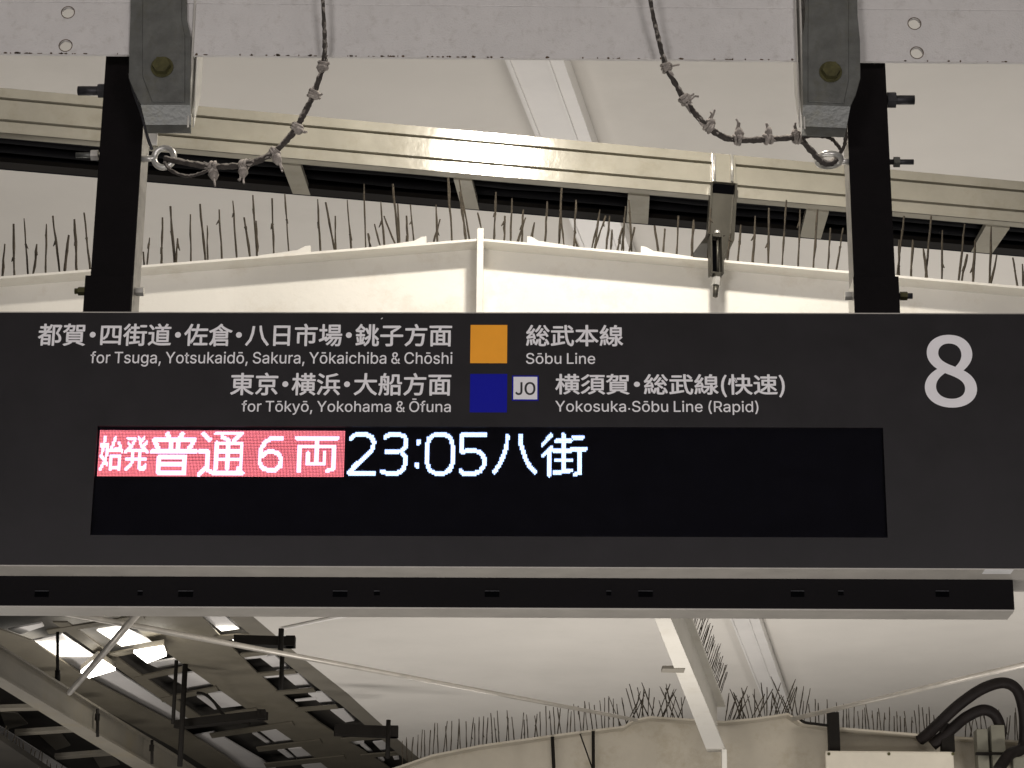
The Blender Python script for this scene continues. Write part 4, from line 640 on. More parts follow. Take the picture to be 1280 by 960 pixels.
for si, seg in enumerate(SP.split('|')):
    ss = [tuple(map(float, q.split(','))) for q in seg.split()]
    b0 = G.onY(ss[0][0], ss[0][1], 0.06); b1 = G.onY(ss[-1][0], ss[-1][1], 0.06)
    loc = Vector(((b0.x + b1.x) / 2, 0.06, girder_z((b0.x + b1.x) / 2)))
    t = thing('bird_spike_strip', G, loc, 'bird spikes on the cream girder, ' + where[si], 'bird spikes', 'bird spikes on the cream gable girder')
    lo, hi = b0.x - 0.012, b1.x + 0.012
    if si == 3: lo = max(lo, G.onY(606, 290, 0.0).x)
    if si == 2: hi = min(hi, G.onY(595, 290, 0.0).x)
    poly = [Vector((lo, 0.03, girder_z(lo) + 0.0005)), Vector((hi, 0.03, girder_z(hi) + 0.0005)), Vector((hi, 0.03, girder_z(hi) + 0.0075)), Vector((lo, 0.03, girder_z(lo) + 0.0075))]
    MB().prism(poly, (0, 0.05, 0)).obj('base_strip', M_spbase, t)
    for (bx, by, tx, ty) in ss:
        d0 = rnd.uniform(0.035, 0.07)
        b = G.onY(bx, by, d0); b.z = girder_z(b.x) + 0.003
        d1 = d0 + rnd.uniform(-0.02, 0.03)
        e = G.onY(tx, ty, d1)
        spike_mesh(b, e, 0.0029 * rnd.uniform(.8, 1.25), rnd, rnd.random() < 0.6).obj('spike', M_spike, t)
# white end wedges of the strips
for (x0, y0, x1, y1, hi_) in ((323, 316, 388, 304, 1), (472, 302, 533, 289, 1), (716, 302, 659, 289, 1), (866, 316, 801, 305, 1)):
    a = G.onY(x0, y0, 0.004); b = G.onY(x1, y1, 0.004)
    g = lambda u, e: Vector((u, 0.004, girder_z(u) + e))
    s = 1 if x1 > x0 else -1
    u1 = b.x; u0 = a.x; w = (u1 - u0)
    poly = [g(u0, 0.0006), g(u1, 0.0006), g(u1, 0.021), g(u1 - 0.10 * w, 0.020), g(u1 - 0.25 * w, 0.010), g(u0, 0.003)]
    if s < 0: poly = poly[::-1]
    o = MB().prism(poly, (0, 0.022, 0)).obj('end_wedge', M_spbase, fr=G, loc=g((u0 + u1) / 2, 0))
    side = ('left' if x0 < 600 else 'right')
    tag(o, 'white spike strip end wedge on the %s slope of the cream girder, %s peak' % (side, 'nearer the' if 450 < x0 < 750 else 'far from'), 'end wedge')

# ================================================================== DUCT (diagonal cable duct with ladder underside)
R = Frame(6.26, -11.2)
HR = 2.72
def Ry(px, py, d=0): return R.onY(px, py, d)
# the front face plane passes through the lower front edge of the duct at the picture's centre
q = W0.onZ(640, 222, HR); off = (R.Mi @ (W0.M @ q)).y
R = Frame(6.26 + off / math.cos(math.radians(11.2)), -11.2)
rail = thing('cable_duct', R, tuple(R.onZ(640, 222, HR)), 'long beige metal duct with a ladder underside crossing diagonally above the gable girder', 'cable duct')
zc = R.onY(640, 222, 0).z; zt = R.onY(640, 169, 0).z; H = zt - zc
x0, x1 = -2.6, 3.2
prof = [(0, 0), (0.004, 0.0), (0.004, 0.26 * H), (0.012, 0.27 * H), (0.012, 0.30 * H), (0.0, 0.31 * H), (0.0, 0.74 * H), (0.010, 0.75 * H), (0.010, 0.78 * H), (-0.004, 0.79 * H), (-0.004, H), (0.03, H), (0.03, 0)]
poly = [Vector((x0, d, zc + z)) for d, z in prof]
MB().prism(poly, (x1 - x0, 0, 0)).obj('front_profile', M_rail, rail)
DB = 0.26
MB().box((x0, 0.031, zc + H - 0.02), (x1, DB - 0.013, zc + H - 0.012)).obj('top_plate', M_railin, rail)
MB().box((x0, DB - 0.012, zc - 0.001), (x1, DB, zc + H * 0.9)).obj('back_plate', M_railin, rail)
MB().box((x0, 0.0305, zc + 0.002), (x1, 0.042, zc + 0.03)).obj('inner_lip', M_rail, rail)
o = MB().box((x0, DB - 0.060, zc - 0.002), (x1, DB - 0.0125, zc + 0.012)).obj('back_lip', M_dark, rail)
for (a, b, c, d) in ((352, 376, 366, 388), (567, 590, 577, 599), (785, 812, 783, 810), (1008, 1036, 1000, 1026), (1232, 1262, 1214, 1240), (128, 156, 148, 174)):
    def yb(px): return 208 + (px - 465) * 0.0926
    def ye(px): return 250 + (px - 465) * 0.089
    def at(px, dd):
        lo_, hi_ = 60.0, 400.0
        for _ in range(40):
            m_ = (lo_ + hi_) / 2
            if R.onY(px, m_, dd).z > zc: lo_ = m_
            else: hi_ = m_
        return R.onY(px, lo_, dd)
    A, B, C_, D = at(a, 0.043), at(b, 0.043), at(c, DB - 0.0125), at(d, DB - 0.0125)
    MB().prism([p - Vector((0, 0, 0.0035)) for p in (A, B, D, C_)], (0, 0, 0.018), 0.0).obj('rung', M_rail, rail)
# cables lying in the duct
for i, (dy, zz, r) in enumerate(((0.09, 0.035, 0.014), (0.135, 0.045, 0.018), (0.18, 0.03, 0.012))):
    cr = random.Random(i)
    pts = [Vector((x0 + (x1 - x0) * k / 20, dy + cr.uniform(-.008, .008), zc + zz + cr.uniform(-.003, .003))) for k in range(21)]
    MB().tube(pts, r, 8).obj('cable', M_cable_in, rail, smooth=True)
# light in the perforations drawn as pale dots on the inner lip
mb = MB()
for (xa, xb) in ((500, 566), (598, 745)):
    n = int((xb - xa) / 4.4)
    for k in range(n):
        px = xa + k * 4.4; py = 211.5 + (px - 465) * 0.0926
        p = R.onZ(px, py, zc)
        mb.box((p.x - 0.0028, 0.0425, zc + 0.004), (p.x + 0.0028, 0.0445, zc + 0.009))
o = mb.obj('perforation_glints', M_glint, rail); o['kind'] = 'stuff'

# clamp hanging from the duct
def Cb(px0, py0, px1, py1, d0, d1, bev=0.001): 
    a = R.onY(px0, py0, d0); b = R.onY(px1, py1, d0)
    return MB().box((a.x, d0, b.z), (b.x, d1, a.z), bev)
cl = thing('hanging_clamp', R, tuple(R.onY(905, 240, -0.01)), 'worn steel clamp with slotted strap and bolt, hanging from the beige duct', 'clamp')
Cb(890, 191, 920, 229, -0.012, -0.0045).obj('saddle', M_rail, cl)
for px in (893, 915):
    a = R.onY(px, 194, -0.014); b = R.onY(px, 227, -0.014)
    MB().tube([a, b], 0.0045, 8).obj('saddle_rib', M_galvb, cl, smooth=True)
Cb(891, 229, 919, 243, -0.010, -0.006).obj('opening', M_slot, cl)
a = [R.onY(x, y, -0.008) for x, y in ((889, 241), (920, 241), (916, 278), (909, 322), (879, 322), (888, 285))]
MB().prism(a, (0, 0.006, 0)).obj('strap', M_clip, cl)
a = [R.onY(x, y, -0.016) for x, y in ((883, 243), (889, 243), (889, 228), (885, 228))]
for (xa, xb) in (((919, 228), (922, 228)),):
    a = [R.onY(x, y, -0.02) for x, y in ((919.5, 229), (922, 229), (918, 300), (906, 325), (903, 325), (914, 300))]
    MB().prism(a, (0, 0.02, 0)).obj('side_flange', M_clip, cl)
a = [R.onY(x, y, -0.02) for x, y in ((889, 229), (891, 229), (888, 290), (880, 322), (877, 322), (885, 288))]
MB().prism(a, (0, 0.02, 0)).obj('side_flange', M_clip, cl)
# slotted box in front of the flange
DQ = (R.Mi @ (G.M @ Vector((G.onY(897, 320, -0.04))))).y
def Q(px, py, d=DQ): return R.onY(px, py, d)
fr_ = MB()
o1 = [(888, 292), (905, 294), (904, 343), (888, 342)]
for (xa, ya, xb, yb_) in ((888, 292, 891, 342), (902, 292, 905, 342)):
    a, b = Q(xa, ya), Q(xb, yb_); fr_.box((a.x, DQ, b.z), (b.x, DQ + 0.03, a.z))
a, b = Q(891, 292), Q(902, 296); fr_.box((a.x, DQ + 0.001, b.z), (b.x, DQ + 0.029, a.z))
a, b = Q(891, 339), Q(902, 342); fr_.box((a.x, DQ + 0.001, b.z), (b.x, DQ + 0.029, a.z))
fr_.obj('slotted_box', M_clip, cl)
a, b = Q(891.2, 296.2), Q(901.8, 338.8); MB().box((a.x, DQ + 0.022, b.z), (b.x, DQ + 0.028, a.z)).obj('slot_back', M_slot, cl)
MB().tube([Q(897, 297, DQ + .012), Q(897, 339, DQ + .012)], 0.0035, 10).obj('threaded_rod', M_clip, cl, smooth=True)
MB().tube([Q(896.5, 289, DQ + .012), Q(896.5, 292, DQ + .012)], 0.008, 12).obj('nut', M_galvb, cl)
MB().tube([Q(896, 343, DQ + .012), Q(896, 347, DQ + .012)], 0.013, 6).obj('washer', M_clip, cl)
MB().tube([Q(896, 347, DQ + .012), Q(895, 357, DQ + .012)], 0.0125, 6).obj('nut', M_galvb, cl)
MB().tube([Q(895, 357, DQ + .012), Q(894, 371, DQ + .012)], [0.0085, 0.007], 10).obj('bolt_end', M_clip, cl, smooth=True)
a, b = Q(886, 290), Q(907, 293)
MB().box((a.x, DQ + 0.005, b.z), (b.x, -0.003, a.z)).obj('reach_plate', M_clip, cl)

# ================================================================== SIGN
zt = S3(640, 391.5, 0).z; zb = S3(640, 708, 0).z
ul = S3(-70, 550, 0).x; ur = S3(1302, 712, 0).x
sign = thing('departure_sign', S, (0, 0, zb), 'long black departure sign with Japanese and English line names, number 8 and LED text', 'sign')
wl, wr = S3(117.3, 600, 0).x, S3(1106.5, 600, 0).x
wt, wb = S3(640, 533.5, 0).z, S3(640, 670.5, 0).z
TH = 0.012
mb = MB()
mb.box((ul, 0, wt), (ur, TH, zt)); mb.box((ul, 0, zb), (ur, TH, wb)); mb.box((ul, 0, wb), (wl, TH, wt)); mb.box((wr, 0, wb), (ur, TH, wt))
mb.obj('face_panel', M_sign, sign)
MB().box((ul, TH + 0.012, zb + 0.003), (ur, 0.19, zt - 0.002)).obj('housing', M_sign, sign)
disp = MB().box((wl - 0.004, TH + 0.0005, wb - 0.004), (wr + 0.004, TH + 0.011, wt + 0.004)).obj('display_screen', M_disp, sign)
MB().box((ul, 0.0005, zb - 0.003), (ur - 0.0005, 0.1895, zb - 0.0005)).obj('bottom_trim', M_lip, sign)
MB().box((ul, -0.0012, zt - 0.0005), (ur, 0.004, zt + 0.0015)).obj('top_trim', M_lip, sign)
MB().quad([(wl, 0.0015, wb), (wr, 0.0015, wb), (wr, 0.0015, wt), (wl, 0.0015, wt)]).obj('glow_film', M_glow, sign)  # film added to spread a bluish glow around the lit dots
# unlit louvre ridges of the display
mb = MB(); n = 38
for k in range(n):
    z = wb + (wt - wb) * (k + 0.5) / n
    mb.box((wl, TH - 0.0015, z - 0.0002), (wr, TH + 0.0004, z + 0.0002))
o = mb.obj('louvre', M_disp, disp); o['kind'] = 'stuff'

# trough below the sign
tl = S.onY(1267, 740, 0.083)
zt2 = zb - 0.003; zb2 = S.onY(640, 760.5, 0.083).z
tr = thing('speaker_trough', S, (0, 0.12, zb2), 'slim black trough with small slots running along under the departure sign', 'trough')
MB().box((ul, 0.083, zb2 + 0.002), (tl.x, 0.163, zt2 - 0.0005), 0.001).obj('body', M_tray, tr)
MB().box((ul, 0.0835, zb2 - 0.0015), (tl.x - 0.001, 0.1625, zb2 + 0.0015)).obj('bottom_plate', M_lip, tr)
for (px, w, h) in ((52, 17, 7), (175, 6, 5), (232, 18, 7), (425, 18, 7), (471, 7, 5), (615, 18, 7), (761, 6, 5), (807, 18, 7), (997, 17, 7), (1051, 7, 5), (1178, 17, 7)):
    a = S.onY(px - w / 2, 739, 0.0815); b = S.onY(px + w / 2, 739 + h, 0.0815)
    MB().box((a.x, 0.0822, b.z), (b.x, 0.0832, a.z)).obj('slot', M_slot, tr)
    MB().box((a.x, 0.0812, a.z), (b.x, 0.0832, a.z + 0.0012)).obj('slot_lip', M_boltd, tr)
a = S.onZ(1231, 712, zb - 0.0035); b = S.onZ(1264, 716, zb - 0.0035)
MB().box((a.x, a.y, zb - 0.0042), (b.x, b.y + 0.008, zb - 0.0032)).obj('sticker', M_stick, sign)

# printed lines
DT = -0.0008
OFJ = 0.0062
lettering('lettering', '都賀・四街道・佐倉・八日市場・銚子方面', 'j', (47.5, 565, 404.5, 433), DT, M_text, sign, S, OFJ)
lettering('lettering', 'for Tsuga, Yotsukaidō, Sakura, Yōkaichiba & Chōshi', 'l', (113, 565.5, 439.5, 458.5), DT, M_text, sign, S, 0.004)
lettering('lettering', '東京・横浜・大船方面', 'j', (288, 564, 466, 494.5), DT, M_text, sign, S, OFJ)
lettering('lettering', 'for Tōkyō, Yokohama & Ōfuna', 'l', (302, 563.5, 498, 518.5), DT, M_text, sign, S, 0.004)
lettering('lettering', '総武本線', 'j', (657.5, 779, 406, 433), DT, M_text, sign, S, OFJ)
lettering('lettering', 'Sōbu Line', 'l', (657.5, 744, 441, 455), DT, M_text, sign, S, 0.004)
lettering('lettering', '横須賀・総武線(快速)', 'j', (694, 981, 467.5, 496.5), DT, M_text, sign, S, OFJ)
lettering('lettering', 'Yokosuka・Sōbu Line (Rapid)', 'l', (694, 948, 500.5, 518.5), DT, M_text, sign, S, 0.004)
lettering('platform_number', '8', 'j', (1155, 1220, 418.5, 509.5), DT, M_text, sign, S, 0.0045)
def patch(name, box, m, d=0.0, proud=0.0006):
    a = S3(box[0], (box[2] + box[3]) / 2, d); b = S3(box[1], (box[2] + box[3]) / 2, d)
    t_ = S3((box[0] + box[1]) / 2, box[2], d).z; b_ = S3((box[0] + box[1]) / 2, box[3], d).z
    return MB().box((a.x, -proud, b_), (b.x, 0.0005, t_)).obj(name, m, sign)
patch('line_colour_patch', (588, 634, 406.3, 454), M_orange)['label'] = 'orange square'
patch('line_colour_patch', (587.5, 633.8, 467.5, 515.5), M_blue)['label'] = 'dark blue square'
patch('line_code_badge', (640, 673.2, 469.5, 501), M_blue, 0, 0.0005)['label'] = 'thin blue edge of the badge'
patch('line_code_badge', (641.8, 671.6, 471.2, 499.2), M_text, 0, 0.0009)['label'] = 'pale badge reading JO'
lettering('lettering', 'JO', 'j', (644, 669.3, 477.5, 493.8), -0.0012, M_textb, sign, S, 0.006)

p_ = S3(476, 399, -0.001); MB().prism([p_, p_ + Vector((.003, 0, .0012)), p_ + Vector((.0045, 0, .004)), p_ + Vector((.001, 0, .002))], (0, .0008, 0)).obj('chipped_fleck', M_stick, sign)
# LED characters: every lit diode is a small raised dot
PX0, PW, PY0, PH = 122.9, 1.7895, 538.0, 1.803
D_LED = TH - 0.002
uA = S.onY(PX0, 567, D_LED).x; uB = S.onY(PX0 + 172 * PW, 567, D_LED).x; pu = (uB - uA) / 172
zA = S.onY(276, PY0, D_LED).z; zB = S.onY(276, PY0 + 32 * PH, D_LED).z; pz = (zA - zB) / 32
def c1(X, Y): return ((110 + X / 8 - PX0) / PW, (525 + Y / 8 - PY0) / PH)
def c2(X, Y): return ((260 + X / 7.111 - PX0) / PW, (525 + Y / 7.111 - PY0) / PH)
def c3(X, Y): return ((425 + X / 8 - PX0) / PW, (525 + Y / 8 - PY0) / PH)
def c4(X, Y): return ((580 + X / 8 - PX0) / PW, (525 + Y / 8 - PY0) / PH)
def cells(strokes, cf, w):
    out = set()
    for st in strokes:
        P = [cf(*p) for p in st]
        if len(P) == 1: P = P * 2
        for i in range(len(P) - 1):
            (ax, ay), (bx, by) = P[i], P[i + 1]
            for c in range(int(min(ax, bx) - 3), int(max(ax, bx) + 4)):
                for r in range(max(0, int(min(ay, by) - 3)), min(32, int(max(ay, by) + 4))):
                    x, y = c + 0.5, r + 0.5
                    L2 = (bx - ax) ** 2 + (by - ay) ** 2
                    t_ = 0 if L2 == 0 else max(0, min(1, ((x - ax) * (bx - ax) + (y - ay) * (by - ay)) / L2))
                    if math.hypot(x - ax - t_ * (bx - ax), y - ay - t_ * (by - ay)) <= w: out.add((c, r))
    return out
def leds(name, cs, m, fill=0.74, label=None):
    mb = MB(); h = fill / 2
    for (c, r) in sorted(cs):
        u = uA + (c + 0.5) * pu; z = zA - (r + 0.5) * pz
        mb.box((u - pu * h, D_LED, z - pz * h), (u + pu * h, TH + 0.0004, z + pz * h))
    o = mb.obj(name, m, disp); o['kind'] = 'stuff'
    if label: o['label'] = label
    return o
W3 = 1.45
on_red = [
 (c1, W3, [[(785, 140), (800, 180)], [(935, 140), (915, 180)], [(655, 198), (1060, 198)], [(640, 317), (1075, 317)], [(820, 195), (820, 315)], [(893, 195), (893, 315)], [(668, 225), (705, 300)], [(1045, 225), (1005, 300)], [(718, 372), (975, 372), (975, 532), (718, 532), (718, 372)], [(718, 447), (975, 447)]]),
 (c1, W3, [[(1145, 140), (1210, 195)], [(1118, 318), (1198, 318), (1198, 470)], [(1198, 465), (1120, 545)]]),
 (c2, 1.3, [[(-20, 430), (50, 472), (315, 472)], [(65, 120), (295, 120), (225, 180)], [(120, 150), (180, 180)], [(72, 205), (72, 435)], [(298, 205), (298, 430), (270, 435)], [(72, 207), (298, 207)], [(72, 278), (298, 278)], [(72, 348), (298, 348)], [(180, 205), (180, 430)]]),
 (c2, W3, [[(655, 158), (570, 158), (510, 190), (475, 250), (463, 320), (463, 380), (495, 430), (550, 447), (600, 445), (645, 410), (655, 350), (630, 300), (580, 280), (520, 285), (475, 325)]]),
 (c2, 1.3, [[(785, 160), (1145, 160)], [(962, 160), (962, 388)], [(812, 232), (1120, 232)], [(812, 232), (812, 452)], [(1120, 232), (1120, 430), (1065, 448)], [(888, 292), (888, 388), (1035, 388), (1035, 292)]]),
]
lit = set(); groups = []
def type_cells(ch, cbox):
    '''dots of the display lit by a character of plain type squeezed into cbox (col0, col1, row0, row1)'''
    polys = []
    for s in GLYPH['j' + ch][1]:
        n = len(s) // 6; pl = []
        for i in range(n):
            p0, h0 = s[6 * i + 2:6 * i + 4], s[6 * i + 4:6 * i + 6]; k = (i + 1) % n
            h1, p1 = s[6 * k:6 * k + 2], s[6 * k + 2:6 * k + 4]
            for q in range(4):
                t = q / 4; m = 1 - t
                pl.append(tuple(m ** 3 * p0[e] + 3 * m * m * t * h0[e] + 3 * m * t * t * h1[e] + t ** 3 * p1[e] for e in (0, 1)))
        polys.append(pl)
    xs = [p[0] for pl in polys for p in pl]; ys = [p[1] for pl in polys for p in pl]
    x0, x1, y0, y1 = min(xs), max(xs), min(ys), max(ys)
    def inside(x, y):
        w_ = False
        for pl in polys:
            for i in range(len(pl)):
                (ax, ay), (bx, by) = pl[i], pl[i - 1]
                if (ay > y) != (by > y) and x < (bx - ax) * (y - ay) / (by - ay) + ax: w_ = not w_
        return w_
    out = set()
    for c in range(int(cbox[0]), int(cbox[1])):
        for r in range(int(cbox[2]), int(cbox[3])):
            hit = 0
            for sx in (.15, .5, .85):
                for sy in (.15, .5, .85):
                    X = x0 + (c + sx - cbox[0]) / (cbox[1] - cbox[0]) * (x1 - x0); Y = y1 - (r + sy - cbox[2]) / (cbox[3] - cbox[2]) * (y1 - y0)
                    hit += inside(X, Y)
            if hit >= 3: out.add((c, r))
    return out
groups.append(type_cells('始', (1, 17, 4, 28))); groups.append(type_cells('発', (18, 35, 4, 28)))
for g_ in groups: lit |= g_
for cf, w, st in on_red:
    cs = cells(st, cf, w); cs = {c for c in cs if 0 <= c[0] < 172}; groups.append(cs); lit |= cs
groups[3] |= groups[4]; del groups[4]   # both strokes groups belong to one character
for cs in groups: leds('led_character', cs, M_ledp, 0.84)
red = {(c, r) for c in range(172) for r in range(32)} - lit
leds('led_background', red, M_ledr, 0.52, 'red lit block behind the first characters')
on_black = [
 (c3, [[(105, 180), (140, 148), (190, 140), (255, 140), (310, 168), (334, 215), (328, 275), (290, 330), (180, 430), (97, 515), (97, 528), (343, 528)]]),
 (c3, [[(448, 165), (500, 140), (580, 140), (640, 160), (660, 210), (652, 260), (615, 305), (462, 315)], [(615, 315), (650, 365), (652, 440), (625, 500), (570, 528), (480, 528), (420, 508)]]),
 (c3, [[(778, 205), (778, 232)], [(773, 437), (773, 462)]]),
 (c3, [[(872, 235), (885, 180), (925, 148), (970, 140), (1030, 140), (1080, 155), (1112, 200), (1122, 260), (1122, 430), (1105, 480), (1060, 522), (1000, 530), (940, 522), (895, 490), (872, 430), (872, 235)]]),
 (c4, [[(205, 143), (-25, 143), (-25, 315), (20, 300), (100, 297), (165, 320), (203, 380), (195, 455), (155, 508), (95, 530), (0, 528), (-35, 505)]]),
 (c4, [[(425, 150), (422, 250), (385, 360), (345, 450), (300, 510)], [(562, 150), (566, 250), (605, 370), (650, 455), (705, 510)]]),
 (c4, [[(865, 142), (780, 238)], [(865, 265), (780, 352)], [(845, 295), (842, 540)], [(985, 137), (985, 505)], [(915, 200), (1060, 200)], [(885, 297), (1065, 297)], [(915, 395), (1060, 395)], [(895, 512), (1000, 510), (1065, 490)], [(1090, 165), (1185, 165)], [(1070, 280), (1205, 280)], [(1150, 280), (1145, 520), (1095, 535)]]),
]
for cf, st in on_black: leds('led_character', cells(st, cf, W3 if len(st) < 5 else 1.3), M_ledw, 0.86)

# ================================================================== BEAM across the top
B = Frame(4.585, 0.0)
bz = B.onY(640, 72.5, 0).z; bl, br = B.onY(-80, 40, 0).x, B.onY(1360, 40, 0).x
beam = thing('steel_beam', B, (0, 0, bz), 'grey steel beam with punched holes and chipped rusty lower edge along the very top', 'beam')
def plate_with_holes(x0, x1, z0, z1, d0, d1, holes, r):
    """flat plate built from cells, each hole cell ringed with a round opening"""
    bm = bmesh.new(); s = r * 1.25
    cellsx = sorted({x0, x1} | {h[0] - s for h in holes} | {h[0] + s for h in holes})
    N = 24
    def quadp(a, b, c, d, y): bm.faces.new([bm.verts.new((p[0], y, p[1])) for p in (a, b, c, d)])
    # columns between holes
    hs = sorted(holes); cols = []
    groups_ = []
    for h in hs:
        if groups_ and abs(groups_[-1][0][0] - h[0]) < 2.2 * s: groups_[-1].append(h)
        else: groups_.append([h])
    xprev = x0
    for y in (d0, d1):
        xprev = x0
        for g in groups_:
            xa = min(h[0] for h in g) - s; xb = max(h[0] for h in g) + s
            quadp((xprev, z0), (xa, z0), (xa, z1), (xprev, z1), y)
            zprev = z0
            for h in sorted(g, key=lambda q: q[1]):
                quadp((xa, zprev), (xb, zprev), (xb, h[1] - s), (xa, h[1] - s), y)
                ring = [(h[0] + r * math.cos(2 * math.pi * k / N), h[1] + r * math.sin(2 * math.pi * k / N)) for k in range(N)]
                def outer(k):
                    a_ = 2 * math.pi * k / N; c_, s_ = math.cos(a_), math.sin(a_); m_ = max(abs(c_), abs(s_))
                    ex = xb - h[0] if c_ > 0 else h[0] - xa
                    return (h[0] + c_ / m_ * ex, h[1] + s_ / m_ * s)
                for k in range(N):
                    a_, b_ = ring[k], ring[(k + 1) % N]; c_, e_ = outer(k), outer((k + 1) % N)
                    quadp(a_, c_, e_, b_, y)
                # corners are covered because N is a multiple of 8 and rays straddle them
                zprev = h[1] + s
            quadp((xa, zprev), (xb, zprev), (xb, z1), (xa, z1), y)
            xprev = xb
        quadp((xprev, z0), (x1, z0), (x1, z1), (xprev, z1), y)
    for h in holes:
        ring = [(h[0] + r * math.cos(2 * math.pi * k / N), h[1] + r * math.sin(2 * math.pi * k / N)) for k in range(N)]
        for k in range(N):
            a_, b_ = ring[k], ring[(k + 1) % N]
            bm.faces.new([bm.verts.new(v) for v in ((a_[0], d0, a_[1]), (b_[0], d0, b_[1]), (b_[0], d1, b_[1]), (a_[0], d1, a_[1]))])
    for (xa, xb, z) in ((x0, x1, z0), (x0, x1, z1)):
        bm.faces.new([bm.verts.new(v) for v in ((xa, d0, z), (xb, d0, z), (xb, d1, z), (xa, d1, z))])
    me = bpy.data.meshes.new('plate'); bm.to_mesh(me); bm.free(); return me
holes = []
for (px, py) in ((85, 15.5), (82, 57), (1143, 29.5), (1146, 66)):
    p = B.onY(px, py, 0); holes.append((p.x, p.z))
z1 = B.onY(640, -60, 0).z
link('web', plate_with_holes(bl, br, bz, z1, 0, 0.009, holes, 8.0 / F * 4.85), M_beam, beam)
zc_ = B.onY(900, 11, 0).z
MB().box((bl, -0.0035, zc_ + 0.001), (br, -0.0004, z1), 0.0012).obj('upper_lip', M_beam, beam)
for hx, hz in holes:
    MB().tube(ring_pts(Vector((hx, -0.0004, hz)), (0, 1, 0), 8.6 / F * 4.85, 24), 0.0009, 6, cap=False).obj('hole_shade', M_rust_shade, beam)  # shade of the hole's inner edge drawn as a dark ring
# rust chips along the lower edge
mb = MB(); rr = random.Random(3)
for k in range(110):
    px = rr.uniform(0, 1280); 
    if k < 45: px = rr.uniform(330, 620) if k < 25 else rr.uniform(10, 110)
    p = B.onY(px, 71, 0); w = rr.uniform(0.001, 0.006); h = rr.uniform(0.001, 0.0035)
    n_ = 6
    poly = [(p.x + w * math.cos(6.283 * i / n_) * rr.uniform(.6, 1.2), -0.0006, bz + 0.0005 + h * (0.5 + math.sin(6.283 * i / n_)) * rr.uniform(.5, 1.1)) for i in range(n_)]
    mb.prism(poly, (0, 0.0004, 0))
o = mb.obj('rust_chips', M_rust_shade, beam); o['kind'] = 'stuff'

# ================================================================== POSTS, BRACKETS
def hexnut(parent, a, b, r, m, name='nut', seg=6):
    MB().tube([a, b], r, seg).obj(name, m, parent)
def post(side, xf, xs, label):
    # xf: dark face px range at y=300; side +1 = right post
    a = S3(xf[0], 300, 0.05).x; b = S3(xf[1], 300, 0.05).x
    ztop = S3(640, 40, 0.05).z; z0 = zt + 0.0016
    p = thing('hanging_post', S, ((a + b) / 2, 0.1, z0), label, 'post', 'posts the departure sign hangs from')
    MB().box((a, 0.05, z0), (b, 0.056, ztop), 0.001).obj('front_cover', M_post, p)
    MB().box((a + 0.002, 0.0562, z0), (b - 0.002, 0.148, ztop), 0.002).obj('channel', M_side, p)
    s0, s1 = (a - 0.010, b - 0.001) if side < 0 else (a - 0.002, b + 0.006)
    zs = S3(640, 346, 0.05).z
    MB().box((s0, 0.044, z0), (s1, 0.0495, zs), 0.001).obj('sleeve', M_post, p)
    MB().box((s0 + 0.001, 0.0565, z0), (a + 0.0015, 0.15, zs) if side < 0 else (a - 0.0005, 0.15, zs)).obj('sleeve_side', M_post if side < 0 else M_galvb, p)
    if side > 0: MB().box((b - 0.0015, 0.0565, z0), (s1 - 0.001, 0.15, zs)).obj('sleeve_side', M_post, p)
    return p, a, b, s0, s1
def hbolt(p, x0, x1, xn0, xn1, y, r, rn, d, m1, m2, wash=True):
    A, Bq = S3(x0, y, d), S3(x1, y, d); z = (A.z + Bq.z) / 2
    lo, hi = min(A.x, Bq.x), max(A.x, Bq.x)
    mb = MB().tube([Vector((lo, d, z)), Vector((hi, d, z))], r, 12); mb.obj('stud', m1, p, smooth=True)
    A, Bq = S3(xn0, y, d), S3(xn1, y, d)
    MB().tube([Vector((min(A.x, Bq.x), d, z)), Vector((max(A.x, Bq.x), d, z))], rn, 6).obj('nut', m2, p)
pl_, la, lb, ls0, ls1 = post(-1, (116.3, 169.5), None, 'left black post holding the departure sign, with a round eyebolt on its inner side')
pr_, ra, rb, rs0, rs1 = post(1, (1065.5, 1117), None, 'black hanging post on the right, holding the departure sign, bolted near platform number 8')
hbolt(pl_, 97.5, 134, 123, 133.5, 113.5, 0.0105, 0.017, 0.09, M_boltd, M_boltd)
hbolt(pr_, 1107, 1143, 1109, 1119.5, 125, 0.0105, 0.019, 0.09, M_boltd, M_boltd)
hbolt(pl_, 95, 123, 114, 123, 194, 0.006, 0.0125, 0.09, M_galv, M_galvb)
hbolt(pr_, 1112, 1142, 1117, 1124.5, 202.5, 0.006, 0.0125, 0.09, M_boltd, M_galv)
hbolt(pl_, 93.5, 108, 98, 107, 364, 0.0065, 0.010, 0.09, M_bolt, M_bolt)
hbolt(pl_, 168, 172, 170, 180, 364.5, 0.0065, 0.0105, 0.09, M_galvb, M_galvb)
hbolt(pr_, 1123, 1140.5, 1125, 1134, 370, 0.0065, 0.010, 0.09, M_boltd, M_bolt)
hbolt(pr_, 1064, 1066, 1056, 1065, 369.5, 0.0065, 0.0105, 0.09, M_galvb, M_galvb)
